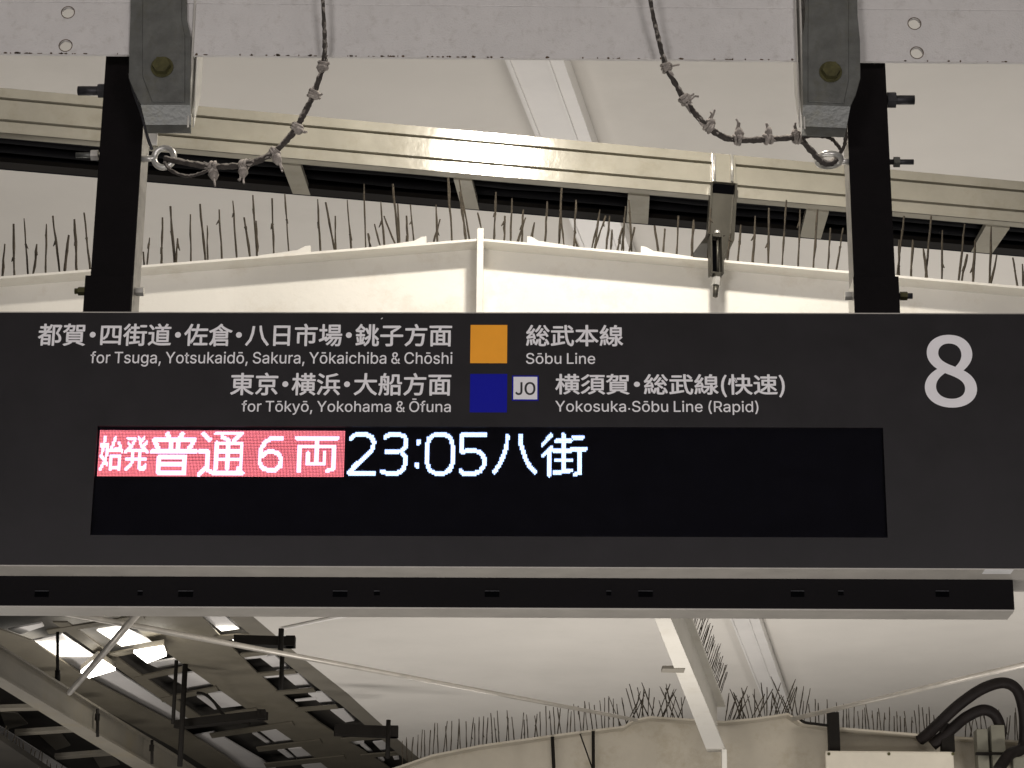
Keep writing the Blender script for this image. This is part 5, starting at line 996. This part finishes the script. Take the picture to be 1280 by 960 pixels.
# eyebolts (parts of the posts)
c = S3(205, 197, 0.05)
MB().tube(ring_pts(c, (0.15, 1, 0.1), 0.0225, 28), 0.0068, 10, cap=False).obj('eyebolt_ring', M_galvb, pl_, smooth=True)
MB().tube([Vector((lb - 0.001, 0.06, c.z)), Vector((c.x - 0.02, 0.052, c.z))], 0.007, 10).obj('eyebolt_shank', M_galvb, pl_, smooth=True)
c = S3(1036, 200, 0.05)
MB().tube(ring_pts(c, (0.0, 0.15, 1.0), 0.026, 28), 0.0068, 10, cap=False).obj('eyebolt_ring', M_galvb, pr_, smooth=True)
MB().tube([Vector((ra + 0.001, 0.06, c.z)), Vector((c.x + 0.024, 0.052, c.z))], 0.007, 10).obj('eyebolt_shank', M_galvb, pr_, smooth=True)
a = S3(187, 166, 0.05); b = S3(196, 181, 0.05)
MB().box((a.x, 0.05, b.z), (b.x, 0.054, a.z)).obj('white_tab', M_spbase, pl_)

def bracket(outl, fold, lip, groove, edge_x, bolt, flange, sgn, label):
    D0 = -0.062
    ctr = S3(*bolt, D0)
    br_ = thing('bracket', S, (ctr.x, D0, ctr.z), label, 'bracket', 'beam brackets')
    MB().prism([S3(x, y, D0) for x, y in outl], (0, 0.006, 0), 0.0008).obj('front_plate', M_galv, br_)
    MB().prism([S3(x, y, D0 - 0.003) for x, y in groove], (0, 0.0028, 0), 0.001).obj('raised_web', M_galv, br_)
    # kinked lower part
    up = [S3(x, y, D0) for x, y in fold[:2]]; lo = [S3(x, y, D0 + 0.012) for x, y in fold[2:]]
    MB().prism([up[0], up[1], lo[1], lo[0]], (0, 0.006, 0)).obj('lower_plate', M_galv, br_)
    l0 = [S3(x, y, D0 + 0.012) for x, y in lip[:2]]; l1 = [S3(x, y, D0 - 0.004) for x, y in lip[2:]]
    MB().prism([l0[0], l0[1], l1[1], l1[0]], (0, 0.005, 0)).obj('bottom_lip', M_galv, br_)
    ex = S3(edge_x, 100, D0).x
    zz = lambda y: S3(edge_x, y, D0).z
    poly = [Vector((ex, D0 + 0.0065, zz(-30))), Vector((ex, 0.035, zz(-30))), Vector((ex, 0.035, zz(60))), Vector((ex, 0.028, zz(95))), Vector((ex, D0 + 0.020, zz(158))), Vector((ex, D0 + 0.0065, zz(160)))]
    MB().prism(poly, (sgn * -0.004, 0, 0), 0.0006).obj('side_flange', M_galvb, br_)
    poly2 = [p + Vector((sgn * 0.0075, 0.004, 0)) for p in poly[:5]]
    MB().prism([poly2[0] + Vector((0, .012, 0)), poly2[1], poly2[2], poly2[3], poly2[4] + Vector((0, .004, 0.01))], (sgn * -0.0028, 0, 0), 0.0005).obj('side_flange', M_galvb, br_)
    MB().tube([ctr + Vector((0, -0.006, 0)), ctr + Vector((0, -0.003, 0))], 0.0245, 24).obj('washer', M_bolt, br_)
    MB().tube([ctr + Vector((0, -0.020, 0)), ctr + Vector((0, -0.006, 0))], [0.0195, 0.0205], 6).obj('bolt_head', M_bolt, br_)
    return br_
bracket([(163, -40), (163, 20), (161.5, 60), (161, 98), (167, 113), (176, 131), (238, 131), (238.5, 45), (233.5, 25), (233, -40)],
        [(176, 131), (238, 131), (183, 156), (238.5, 156)][0:2] + [(182, 156), (238.5, 156)], [(182, 156), (238.5, 156), (184, 165.5), (238.5, 165.5)],
        [(178, -40), (178, 95), (190, 127), (231, 127), (231, 45), (227, 25), (227, -40)], 238.5, (203, 85), 0, 1,
        'galvanised bracket with an olive bolt head over the left hanging post')
bracket([(1007, -40), (1006, 25), (1003, 45), (1003.5, 131), (1063, 133), (1070, 118), (1075.5, 98), (1075, 50), (1072, 20), (1071, -40)],
        [(1003.5, 131), (1063, 133), (1003, 158), (1058, 160)], [(1003, 158), (1058, 160), (1002, 169), (1056, 170.5)],
        [(1011, -40), (1010, 45), (1010, 127), (1055, 129), (1061, 100), (1061, -40)], 1003, (1038, 91), 0, -1,
        'galvanised bracket with an olive bolt head over the right hanging post')

# ================================================================== CABLES with ties
def cable(pts, r, ties, loops, label):
    P3 = [S3(x, y, d) for x, y, d in pts]
    t_ = thing('tied_cable', S, P3[0], label, 'cable')
    rr = random.Random(len(pts))
    cp = catmull(P3, 8)
    rs = [r * (0.85 + 0.5 * min(1, i / len(cp) * 2)) * rr.uniform(0.88, 1.15) for i in range(len(cp))]
    MB().tube(cp, rs, 10, jitter=0.16, rnd=rr).obj('cable', M_cable, t_, smooth=True)
    for lp in loops:
        cp2 = catmull([S3(x, y, d) for x, y, d in lp], 8)
        MB().tube(cp2, [r * 0.8 * rr.uniform(0.8, 1.2) for _ in cp2], 8, jitter=0.2, rnd=rr).obj('cable', M_cable, t_, smooth=True)
    for (x, y, d, tx, ty) in ties:
        q = S3(x, y, d)
        i = min(range(len(cp)), key=lambda k: (cp[k] - q).length)
        q = cp[i]; ax = (cp[min(i + 2, len(cp) - 1)] - cp[max(i - 2, 0)]).normalized()
        mb = MB()
        for k in range(3):
            cc = q + ax * (k - 1) * 0.0055
            mb.tube(ring_pts(cc, ax + Vector((rr.uniform(-.25, .25), rr.uniform(-.25, .25), rr.uniform(-.25, .25))), r * 1.9, 12), 0.0034 * rr.uniform(.8, 1.4), 6, cap=False)
        # lumpy head and tails
        e = S3(tx, ty, d - 0.006); dirv = (e - q)
        mid = q + dirv * 0.45
        mb.tube([q + dirv * 0.1, mid, q + dirv * 0.75], [0.0085, 0.0105, 0.0055], 7, jitter=0.25, rnd=rr)
        for k in range(2):
            s_ = Vector((rr.uniform(-1, 1), rr.uniform(-.6, .2), rr.uniform(-1, 1))) * 0.006
            mb.tube(catmull([q + dirv * 0.3, mid + s_, e + s_ * 0.8, e + s_ * 1.6 + dirv * rr.uniform(0, .25)], 4), 0.0023, 5)
        # cobweb lumps beside the tie
        for k in range(5):
            v = ax * rr.uniform(-0.018, 0.018) + Vector((rr.uniform(-.006, .006), -0.003, rr.uniform(-.006, .006)))
            mb.tube([q + v * 0.5, q + v, q + v * 1.5 + Vector((0, 0, rr.uniform(-.004, .004)))], [0.004, 0.003, 0.0008], 5, jitter=0.4, rnd=rr)
        mb.obj('cable_tie', M_tie, t_, smooth=True)
    # cobweb threads clinging along the thicker stretch
    mb = MB()
    for k in range(46):
        i = rr.randint(int(len(cp) * 0.3), len(cp) - 3)
        v = Vector((rr.uniform(-1, 1), rr.uniform(-1, 0.2), rr.uniform(-.3, 1))).normalized() * r * rr.uniform(0.7, 1.2)
        a_, b_ = cp[i] + v, cp[min(i + 2, len(cp) - 1)] + v * rr.uniform(.6, 1.3)
        mb.tube([a_, (a_ + b_) / 2 + v * 0.25, b_], [0.0008, rr.uniform(.0012, .0028), 0.0008], 5, jitter=0.4, rnd=rr)
    o_ = mb.obj('cobweb', M_tie, t_); o_['kind'] = 'stuff'
    return t_
cable([(402, -30, -.10), (405, 30, -.09), (406, 62, -.08), (403, 85, -.07), (392, 118, -.055), (380, 142, -.045), (369, 162, -.035), (352, 182, -.02), (333, 196, -.01), (305, 206, .005), (266, 208, .02), (236, 204, .03), (206, 198, .04)],
      0.0050, [(402, 82, -.07, 399, 92), (391, 117, -.055, 402, 121), (369, 160, -.035, 378, 168), (345, 190, -.015, 351, 210), (306, 206, .005, 303, 226), (266, 209, .02, 268, 230)],
      [[(268, 209, .02), (250, 217, .026), (232, 220, .03), (214, 213, .035), (205, 203, .04)]],
      'dusty cable knotted with ties, curving from the beam down to the left post eyebolt')
cable([(809, -30, -.10), (815, 12, -.09), (824, 52, -.08), (833, 84, -.07), (845, 106, -.06), (856, 125, -.05), (870, 143, -.04), (886, 159, -.03), (904, 171, -.02), (925, 175, -.01), (960, 174, .0), (996, 173, .01), (1012, 186, .02), (1026, 201, .03), (1038, 204, .04), (1047, 197, .045)],
      0.0050, [(834, 85, -.07, 842, 82), (856, 124, -.05, 866, 119), (886, 157, -.03, 892, 145), (923, 174, -.01, 925, 155), (960, 174, 0, 961, 154), (995, 173, .01, 993, 158)],
      [[(996, 172, .01), (1018, 170, .015), (1036, 172, .02), (1046, 180, .03), (1052, 190, .04)], [(1057, 150, -.02), (1057, 172, .0), (1054, 185, .03), (1046, 196, .045)]],
      'dusty cable knotted with ties, curving from the beam down to the right post eyebolt')
t_ = thing('tie_strap', S, S3(168, 118, -0.05), 'thin dark strap running down along the left bracket to the eyebolt ring', 'strap')
MB().tube(catmull([S3(x, y, -0.045) for x, y in ((162, 92), (168, 117), (177, 142), (184, 170), (190, 187))], 5), 0.0034, 6).obj('strap', M_boltd, t_, smooth=True)

# ================================================================== FAR GIRDER
G2 = Frame(12.9, 0.4)
def g2(px, py, d=0): return G2.onY(px, py, d)
fprof = [(380, 995), (500, 957), (540, 943), (600, 931), (700, 917), (780, 907), (792, 899), (812, 895), (860, 898), (905, 901), (945, 897), (985, 891), (1000, 901), (1040, 908), (1160, 918), (1280, 926), (1420, 938)]
fg = thing('gable_girder', G2, tuple(g2(895, 900)), 'dull grey brown gable girder at the bottom, farther away than the cream one', 'girder')
tp = [g2(x, y) for x, y in fprof]
zl2 = g2(640, 1010).z
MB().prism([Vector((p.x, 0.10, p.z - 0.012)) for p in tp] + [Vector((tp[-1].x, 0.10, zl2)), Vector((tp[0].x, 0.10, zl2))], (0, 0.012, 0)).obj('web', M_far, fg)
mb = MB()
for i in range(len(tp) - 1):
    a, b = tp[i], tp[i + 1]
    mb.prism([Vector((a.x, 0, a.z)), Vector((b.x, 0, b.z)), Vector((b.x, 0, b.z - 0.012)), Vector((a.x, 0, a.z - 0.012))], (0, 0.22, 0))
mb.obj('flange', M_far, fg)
def fz(u):
    for i in range(len(tp) - 1):
        if tp[i].x <= u <= tp[i + 1].x: return tp[i].z + (tp[i + 1].z - tp[i].z) * (u - tp[i].x) / (tp[i + 1].x - tp[i].x)
    return tp[-1].z
zones = [(503, 645, 26, 30, 44, .12, 'leftmost row beside the neighbouring canopy'), (648, 775, 24, 28, 42, .16, 'left slope, under the long tie rod'),
         (776, 858, 26, 24, 46, .55, 'left of the ridge beam end, thick and tangled'), (905, 950, 18, 26, 46, .6, 'right of the ridge beam end, tangled'),
         (952, 1006, 20, 26, 50, .5, 'below the ribbed cover strip'), (1012, 1176, 34, 22, 38, .10, 'between the two dark uprights on the right'), (1200, 1276, 12, 24, 46, .25, 'behind the black hoses')]
for (xa, xb, n, h0, h1, lean, wh) in zones:
    rz = random.Random(int(xa))
    um = g2((xa + xb) / 2, 910).x
    t_ = thing('bird_spike_strip', G2, (um, 0.05, fz(um)), 'bird spikes on the far grey girder, ' + wh, 'bird spikes', 'bird spikes on the far grey girder')
    for k in range(n):
        px = xa + (xb - xa) * (k + rz.uniform(.1, .9)) / n
        b = g2(px, 910, rz.uniform(.02, .09)); b.z = fz(b.x) - 0.003
        hh = rz.uniform(h0, h1) / F * 13.1
        e = b + Vector((hh * rz.uniform(-lean, lean), rz.uniform(-.02, .02), hh))
        spike_mesh(b, e, 0.0030, rz, rz.random() < 0.3).obj('spike', M_spike, t_)

# ridge beam from the near peak to the far peak
rbm = thing('ridge_beam', W0, tuple(W0.onZ(895, 940, 2.16)), 'pale ridge beam slanting to the far girder peak, spikes along its right side', 'beam')
h0 = 2.16
fl0, fl1 = W0.onZ(818, 772, h0), W0.onZ(884, 940, h0); fr0, fr1 = W0.onZ(838, 772, h0), W0.onZ(908, 940, h0)
k = -0.75
A0, A1 = fl0 + (fl1 - fl0) * k, fr0 + (fr1 - fr0) * k
MB().prism([A0, A1, fr1, fl1], (0, 0, 0.012)).obj('lower_flange', M_ridge, rbm)
m0, m1 = (A0 + A1) / 2, (fl1 + fr1) / 2; side_ = (A1 - A0).normalized() * 0.006
up_ = Vector((0, 0, 0.0122))
MB().prism([m0 - side_ + up_, m0 + side_ + up_, m1 + side_ + up_, m1 - side_ + up_], (0, 0, 0.235)).obj('web', M_ridge, rbm)
up_ = Vector((0, 0, 0.2474))
MB().prism([A0 + up_, A1 + up_, fr1 + up_, fl1 + up_], (0, 0, 0.012)).obj('upper_flange', M_ridge, rbm)
a, b = W0.onZ(828, 832, h0 + .01), W0.onZ(855, 836, h0 + .01)
MB().box((a.x, min(a.y, b.y), h0 - 0.004), (b.x, min(a.y, b.y) + 0.09, h0 + 0.010)).obj('cross_lug', M_taupe2, rbm)
a, b = W0.onZ(902, 940, h0 - 0.01), W0.onZ(908, 940, h0 - 0.01)
MB().box((a.x, a.y - 0.02, h0 - 0.3), (b.x, a.y + 0.02, h0)).obj('end_hanger', M_spbase, rbm)
t_ = thing('bird_spike_strip', W0, tuple((A1 + fr1) / 2 + Vector((0, 0, 0.26))), 'long receding row of bird spikes along the right edge of the pale ridge beam', 'bird spikes')
rz = random.Random(9)
for k in range(64):
    q = k / 63; b = A1.lerp(fr1, 0.36 + 0.62 * q) + Vector((-0.03, 0, 0.2595))
    e = b + Vector((0.055 + rz.uniform(-.012, .012), -0.0, 0.16 * rz.uniform(.8, 1.1)))
    spike_mesh(b, e, 0.0022, rz, rz.random() < .15).obj('spike', M_spike, t_)

# tie rods
def rod(name, pts, r0, r1, m, label, cat='tie rod', n=2):
    t = thing(name, W0, pts[0], label, cat)
    MB().tube(pts, [r0 + (r1 - r0) * i / (len(pts) - 1) for i in range(len(pts))], 8).obj('rod', m, t, smooth=True)
rod('tie_rod', [W0.onZ(60, 762, 2.50), W0.onZ(796, 900, 2.36)], 0.016, 0.010, M_rod, 'long grey tie rod slanting down from the lower left to the far girder')
rod('tie_rod', [W0.onZ(1330, 819, 2.46), W0.onZ(990, 899, 2.36)], 0.014, 0.013, M_rod, 'grey tie rod slanting up to the right from the far girder, above the black hoses')
rod('diagonal_brace', [W0.onZ(182, 755, 2.45), W0.onZ(87, 866, 2.42)], 0.018, 0.016, M_rod, 'short shiny brace crossing in front of the brightest lamp, lower left', 'brace')

# fittings in front of the far girder
def g2box(px0, py0, px1, py1, d0, d1, bev=0.0):
    a = g2(px0, py0, d0); b = g2(px1, py1, d0); return MB().box((a.x, d0, b.z), (b.x, d1, a.z), bev)
def g2thing(name, px, py, d, label, cat, group=None): return thing(name, G2, tuple(g2(px, py, d)), label, cat, group)
t_ = g2thing('conduit_pipe', 691, 960, -.02, 'thin dark upright pipe on the far girder, left one of the pair', 'pipe')
MB().tube([g2(690.5, 921, -.03), g2(694, 1000, -.03)], 0.010, 8).obj('pipe', M_dark, t_, smooth=True)
t_ = g2thing('conduit_pipe', 742, 960, -.02, 'thin dark pipe on the far girder, right one of the pair, with slanting wire', 'pipe')
MB().tube([g2(741.5, 914, -.03), g2(742, 1000, -.03)], 0.009, 8).obj('pipe', M_dark, t_, smooth=True)
MB().tube([g2(725, 917, -.03), g2(741, 962, -.03)], 0.004, 6).obj('wire', M_dark, t_)
t_ = g2thing('cover_plate', 1113, 960, -.1, 'pale rounded cover plate with screws at the bottom right, between dark uprights', 'cover plate')
g2box(1031.5, 938, 1195.5, 1005, -.10, -.06, 0.012).obj('plate', M_boxw, t_)
for x in (1036, 1111, 1191):
    p = g2(x, 942.5, -.10); MB().tube([p + Vector((0, -.006, 0)), p + Vector((0, .002, 0))], 0.0085, 10).obj('screw', M_bolt, t_)
t_ = g2thing('support_upright', 1042, 930, -.05, 'dark upright bracket left of the pale cover plate', 'upright')
g2box(1035, 890, 1050.5, 938, -.06, .0).obj('upright', M_dark, t_)
MB().tube(catmull([g2(x, y, -.04) for x, y in ((1000, 899), (1006, 903), (1020, 905), (1036, 907))], 5), 0.008, 6).obj('wire', M_dark, t_)
t_ = g2thing('support_upright', 1185, 930, -.05, 'dark upright bracket where the black hoses start, above the pale plate', 'upright')
g2box(1176, 904, 1194, 939, -.06, .0).obj('upright', M_dark, t_)
t_ = g2thing('junction_box', 1240, 940, -.12, 'grey junction box with stepped top under the black hoses at the right edge', 'junction box')
g2box(1220.5, 911, 1238, 975, -.12, -.02, 0.003).obj('box', M_boxg, t_)
g2box(1238.5, 906, 1259.5, 975, -.14, -.02, 0.003).obj('box', M_boxg, t_)
g2box(1220, 940, 1256, 943.5, -.146, -.1201).obj('band', M_dark, t_)
t_ = g2thing('junction_box', 1275, 950, -.12, 'pale grey box cut by the right edge, bottom corner', 'junction box')
g2box(1266, 946, 1310, 985, -.18, -.1, 0.004).obj('box', M_boxg, t_)
def hose(pts, r, label):
    P = [g2(x, y, d) for x, y, d in pts]; t = thing('rubber_hose', G2, P[0], label, 'hose')
    cp = catmull(P, 9); MB().tube(cp, r, 14).obj('hose', M_hose, t, smooth=True)
hose([(1150, 925, .02), (1160, 917, -.02), (1178, 900, -.08), (1200, 880, -.12), (1228, 861, -.14), (1254, 853.5, -.14), (1271, 862, -.14), (1279, 885, -.12), (1281, 912, -.1), (1278, 935, -.1), (1262, 943, -.2), (1248, 962, -.24)], 0.0315, 'larger black hose arching highest at the bottom right corner')
hose([(1165, 932, -.02), (1190, 911, -.05), (1207, 897, -.1), (1228, 887.5, -.13), (1243, 893, -.12), (1250, 908, -.1), (1250, 920, -.08)], 0.031, 'smaller black hose arching inside the larger one into the junction box')

# ================================================================== NEIGHBOURING CANOPY (lower left)
def cthing(name, px, py, h, label, cat, group=None): return thing(name, W0, tuple(W0.onZ(px, py, h)), label, cat, group)
def zprism(pts, h, t, name, m, parent): return MB().prism(zpoly(pts, h), (0, 0, t)).obj(name, m, parent)
cn = cthing('platform_canopy', 200, 860, 3.5, 'neighbouring platform canopy seen from below, lower left, with pale roof sheets between dark beams', 'canopy')
zprism([(-60, 740), (300, 740), (340, 790), (400, 842), (450, 880), (515, 950), (560, 1000), (-60, 1000)], 3.78, 0.05, 'roof_deck', M_deck, cn)
PAN = [[(121, 788), (150, 783), (190, 802), (152, 808)], [(184, 829), (205, 826), (228, 822), (228, 831), (197, 835)],
 [(210, 845), (245, 840), (268, 857), (237, 862)], [(260, 867), (281, 865), (303, 882), (277, 885)], [(246, 871), (257, 870), (274, 886), (268, 887)], [(291, 893), (317, 889), (319, 893), (295, 897)],
 [(10, 787), (52, 779), (55, 783), (25, 793)], [(40, 801), (77, 793), (120, 822), (143, 837), (108, 848)], [(108, 848), (143, 837), (243, 903), (220, 906)], [(240, 920), (268, 915), (345, 960), (300, 960)],
 [(325, 914), (350, 912), (365, 925), (345, 929)], [(315, 917), (320, 916), (340, 930), (334, 930)], [(347, 938), (355, 937), (372, 951), (365, 951)], [(360, 936), (382, 935), (395, 947), (375, 950)], [(377, 957), (400, 953), (420, 968), (395, 972)],
 [(250, 768), (279, 768), (299, 786), (277, 789)], [(287, 797), (313, 794), (316, 799), (292, 801)], [(325, 822), (343, 819), (362, 836), (346, 838)], [(355, 845), (374, 843), (390, 859), (374, 861)], [(385, 867), (403, 865), (419, 880), (404, 882)], [(413, 888), (430, 887), (443, 901), (432, 903)],
 [(440, 908), (455, 908), (455, 911), (440, 912)], [(437, 928), (455, 926), (455, 929), (440, 931)], [(450, 931), (455, 930), (466, 940), (463, 942)], [(466, 928), (484, 926), (484, 938), (478, 940)], [(472, 947), (478, 946), (481, 951), (474, 953)], [(491, 946), (498, 945), (499, 949), (493, 950)],
 [(10, 817), (14, 816), (85, 862), (80, 866)]]
for q in PAN: zprism(q, 3.70, 0.012, 'roof_sheet', M_panel, cn)
for q in ([(297, 820), (338, 817), (330, 822), (298, 825)], [(326, 845), (352, 843), (352, 846), (328, 848)], [(368, 875), (395, 872), (395, 875), (370, 877)]):
    zprism(q, 3.69, 0.008, 'roof_sheet', M_panel, cn)
# lit fluorescent fittings
for q, lab in (([(167, 816), (204, 810), (208, 820), (184, 829)], 'glowing tube fitting under the neighbouring canopy, right of the shiny brace'), ([(104, 849), (121, 828), (146, 838), (112, 849)], 'glowing tube fitting under the neighbouring canopy, behind the shiny brace')):
    if lab.endswith('behind the shiny brace'): q = [(101, 841), (122, 824), (144, 838), (111, 848)]
    c = sum((Vector(p) for p in zpoly(q, 3.54)), Vector()) / len(q)
    t_ = thing('tube_light', W0, tuple(c), lab, 'light')
    zprism(q, 3.54, 0.02, 'lit_cover', M_lens, t_)
    q2 = zpoly(q, 3.56); MB().prism([c + (p - c) * 1.04 + Vector((0, 0, .0205)) for p in q2], (0, 0, 0.04)).obj('housing', M_taupe2, t_)
    lamp('canopy_tube_light', tuple(c + Vector((0, 0, CAMZ + 0.132))), tuple(c + Vector((0, 0, 5))), 1.3, 0.5, 15, (1, .95, .86))
# purlins
for (x0, y0, x1, y1, w) in ((58, 788, 178, 769, 5), (133, 818, 199, 805, 5), (168, 847, 230, 834, 5), (200, 873, 270, 859, 5), (236, 899, 320, 886, 5), (262, 918, 365, 903, 5), (320, 935, 400, 925, 5), (330, 955, 430, 945, 5),
                            (268, 796, 330, 791, 5), (300, 818, 345, 813, 4), (322, 842, 368, 838, 4), (345, 865, 392, 861, 4), (370, 886, 420, 882, 4), (425, 924, 480, 919, 4), (450, 944, 500, 940, 4)):
    zprism([(x0, y0), (x1, y1), (x1 + 3, y1 + w), (x0 + 3, y0 + w)], 3.655, 0.012, 'purlin', M_taupe, cn)
zprism([(66, 778), (84, 778), (262, 904), (246, 906)], 3.66, 0.012, 'roof_beam', M_taupe, cn)
# B4 broad beam, B5 fascia, B2 dark beam
zprism([(142, 762), (150, 770), (190, 802), (228, 830), (268, 858), (318, 893), (365, 925), (412, 962), (450, 1000), (540, 1000), (480, 955), (437, 928), (400, 904), (350, 866), (318, 838), (296, 815), (275, 795), (250, 768), (243, 755)], 3.67, 0.012, 'roof_beam', M_taupe, cn)
zprism([(270, 755), (285, 770), (304, 786), (350, 822), (369, 838), (397, 860), (426, 881), (451, 902), (507, 950), (560, 1000), (595, 1000), (524, 943), (495, 918), (470, 895), (440, 867), (397, 830), (374, 814), (350, 790), (320, 770), (305, 755)], 3.62, 0.02, 'fascia', M_taupe2, cn)
zprism([(-60, 748), (0, 787), (40, 801), (110, 848), (219, 905), (285, 948), (350, 1000), (310, 1000), (262, 962), (232, 943), (89, 864), (9, 818), (-60, 775)], 3.64, 0.012, 'roof_beam', M_taupe, cn)
# B1 pale girder: lower flange and web
hb = 3.0
zprism([(-80, 797), (0, 846), (100, 905), (215, 972), (260, 1000), (225, 1000), (186, 972), (96, 918), (0, 859), (-80, 810)], hb, 0.02, 'girder_flange', M_taupe2, cn)
wl0 = zpoly([(-80, 797), (0, 846), (100, 905), (215, 972), (260, 1000)], hb)
wt_ = zpoly([(-80, 797), (0, 846), (100, 905), (215, 972), (260, 1000)], hb)
mb = MB()
for i in range(len(wl0) - 1):
    a, b = wl0[i] + Vector((-.03, 0, .0205)), wl0[i + 1] + Vector((-.03, 0, .0205))
    mb.prism([a, b, b + Vector((0, 0, .17)), a + Vector((0, 0, .17))], (-.02, 0, 0))
mb.obj('girder_web', M_taupe2, cn)
mb = MB()
for i in range(len(wl0) - 1):
    a, b = wl0[i] + Vector((0, 0, .191)), wl0[i + 1] + Vector((0, 0, .191))
    mb.prism([a, b, b + Vector((-.1, 0, 0)), a + Vector((-.1, 0, 0))], (0, 0, .015))
mb.obj('girder_flange', M_taupe2, cn)
# far lower-left clutter
for (x0, y0, x1, y1, w) in ((-20, 886, 52, 884, 4), (18, 916, 98, 911, 4), (68, 946, 155, 939, 4)):
    zprism([(x0, y0), (x1, y1), (x1 + 2, y1 + w), (x0 + 2, y0 + w)], 3.30, 0.03, 'purlin', M_taupe2, cn)
for q in ([(0, 890), (22, 892), (35, 905), (8, 912)], [(48, 918), (75, 916), (88, 932), (70, 938)], [(115, 944), (140, 942), (150, 956), (125, 960)]):
    zprism(q, 3.72, 0.01, 'roof_sheet', M_taupe2, cn)
zprism([(-20, 898), (0, 908), (85, 962), (70, 968), (0, 918), (-20, 908)], 3.74, 0.01, 'roof_sheet', M_panel, cn)
c = W0.onZ(40, 935, 3.6)
t_ = thing('fascia_beam', W0, tuple(c), 'dark beam with small spikes filling the bottom left corner', 'beam')
zprism([(-40, 905), (0, 925), (90, 985), (90, 1010), (-40, 1010)], 3.1, 0.05, 'beam', M_deck, t_)
rz = random.Random(2)
for k in range(16):
    px = 2 + k * 5.6; py = 926 + px * 0.64
    b = W0.onZ(px, py, 3.12); hh = rz.uniform(.08, .13)
    spike_mesh(b, b + Vector((rz.uniform(-.02, .03), 0, hh)), .004, rz).obj('spike', M_spike, t_)
t_ = cthing('power_cable', 262, 880, 3.5, 'thin dark cable looping across the pale roof sheets of the neighbouring canopy', 'cable')
MB().tube(catmull([W0.onZ(x, y, 3.5) for x, y in ((246, 866), (256, 868), (268, 878), (276, 890), (290, 899), (312, 905))], 5), 0.012, 6).obj('cable', M_dark, t_, smooth=True)
# dark cross arms and hanging rods
def carm(px0, py0, px1, py1, hpx, h, label, hangs):
    a, b = W0.onZ(px0, py0, h), W0.onZ(px1, py1, h)
    t = thing('cross_arm', W0, tuple((a + b) / 2), label, 'cross arm', None)
    dz = hpx / F * (a.y + b.y) / 2
    d_ = (b - a); n_ = Vector((-d_.y, d_.x, 0)).normalized() * 0.05
    MB().prism([a - n_, b - n_, b - n_ + Vector((0, 0, dz)), a - n_ + Vector((0, 0, dz))], n_ * 2).obj('arm', M_dark, t)
    bb = b + Vector((-0.02, 0, dz)); MB().box((bb.x - .03, bb.y - .04, bb.z - dz * 1.0), (bb.x + .03, bb.y + .04, bb.z + 0.008)).obj('end_plate', M_dark, t)
    Fr = Frame(a.y * 0.99, 0)
    for (x, ya, yb, r) in hangs:
        r *= 1.5
        p, q = Fr.onY(x, ya, 0), Fr.onY(x, yb, 0); m_ = (p.x + q.x) / 2
        P = Vector((m_, a.y * 0.99, p.z)); Q_ = Vector((m_, a.y * 0.99, q.z))
        MB().tube([P, Q_], r, 8).obj('hanging_rod', M_dark, t, smooth=True)
carm(292, 807, 367, 809, 12, 3.2, 'dark cross arm near the top right corner of the neighbouring canopy', [(351, 786, 820, .012), (352, 818, 862, .010)])
carm(418, 919, 496, 922, 13, 3.2, 'dark cross arm at the lower right end of the neighbouring canopy', [(485, 900, 948, .012)])
carm(222, 911, 330, 899, 10, 3.2, 'dark cross arm in the middle of the neighbouring canopy behind two rods', [(228.5, 819, 958, .014), (218.5, 822, 905, .010)])
t_ = cthing('hanger_rod', 72, 800, 3.3, 'thin dark rod hanging before the bright sheet at the far left', 'rod')
Y_ = W0.onZ(72, 858, 3.2).y
MB().tube([W0.onY(72, 790, Y_), W0.onY(72, 858, Y_)], 0.012, 8).obj('rod', M_dark, t_, smooth=True)
MB().tube([W0.onY(72, 838, Y_), W0.onY(72, 851, Y_)], 0.020, 8).obj('coupler', M_dark, t_, smooth=True)
for (x, ya, yb) in ((122, 886, 921), (190, 925, 955)):
    p = W0.onZ(x, yb, hb - .01); Y_ = p.y - .1
    t_ = thing('girder_clamp', W0, tuple(p), 'dark clamp hooked on the pale canopy girder, %s one' % ('upper' if x == 122 else 'lower'), 'clamp')
    MB().tube([W0.onY(x, ya, Y_), W0.onY(x, yb, Y_)], 0.012, 8).obj('rod', M_dark, t_, smooth=True)
    q = W0.onY(x - 3, ya + 6, Y_)
    MB().box((q.x, q.y - .01, q.z - .05), (q.x + .035, q.y + .01, q.z)).obj('hook', M_dark, t_)

# things keep no helper data
for o in bpy.data.objects:
    if '_loc' in o.keys(): del o['_loc']
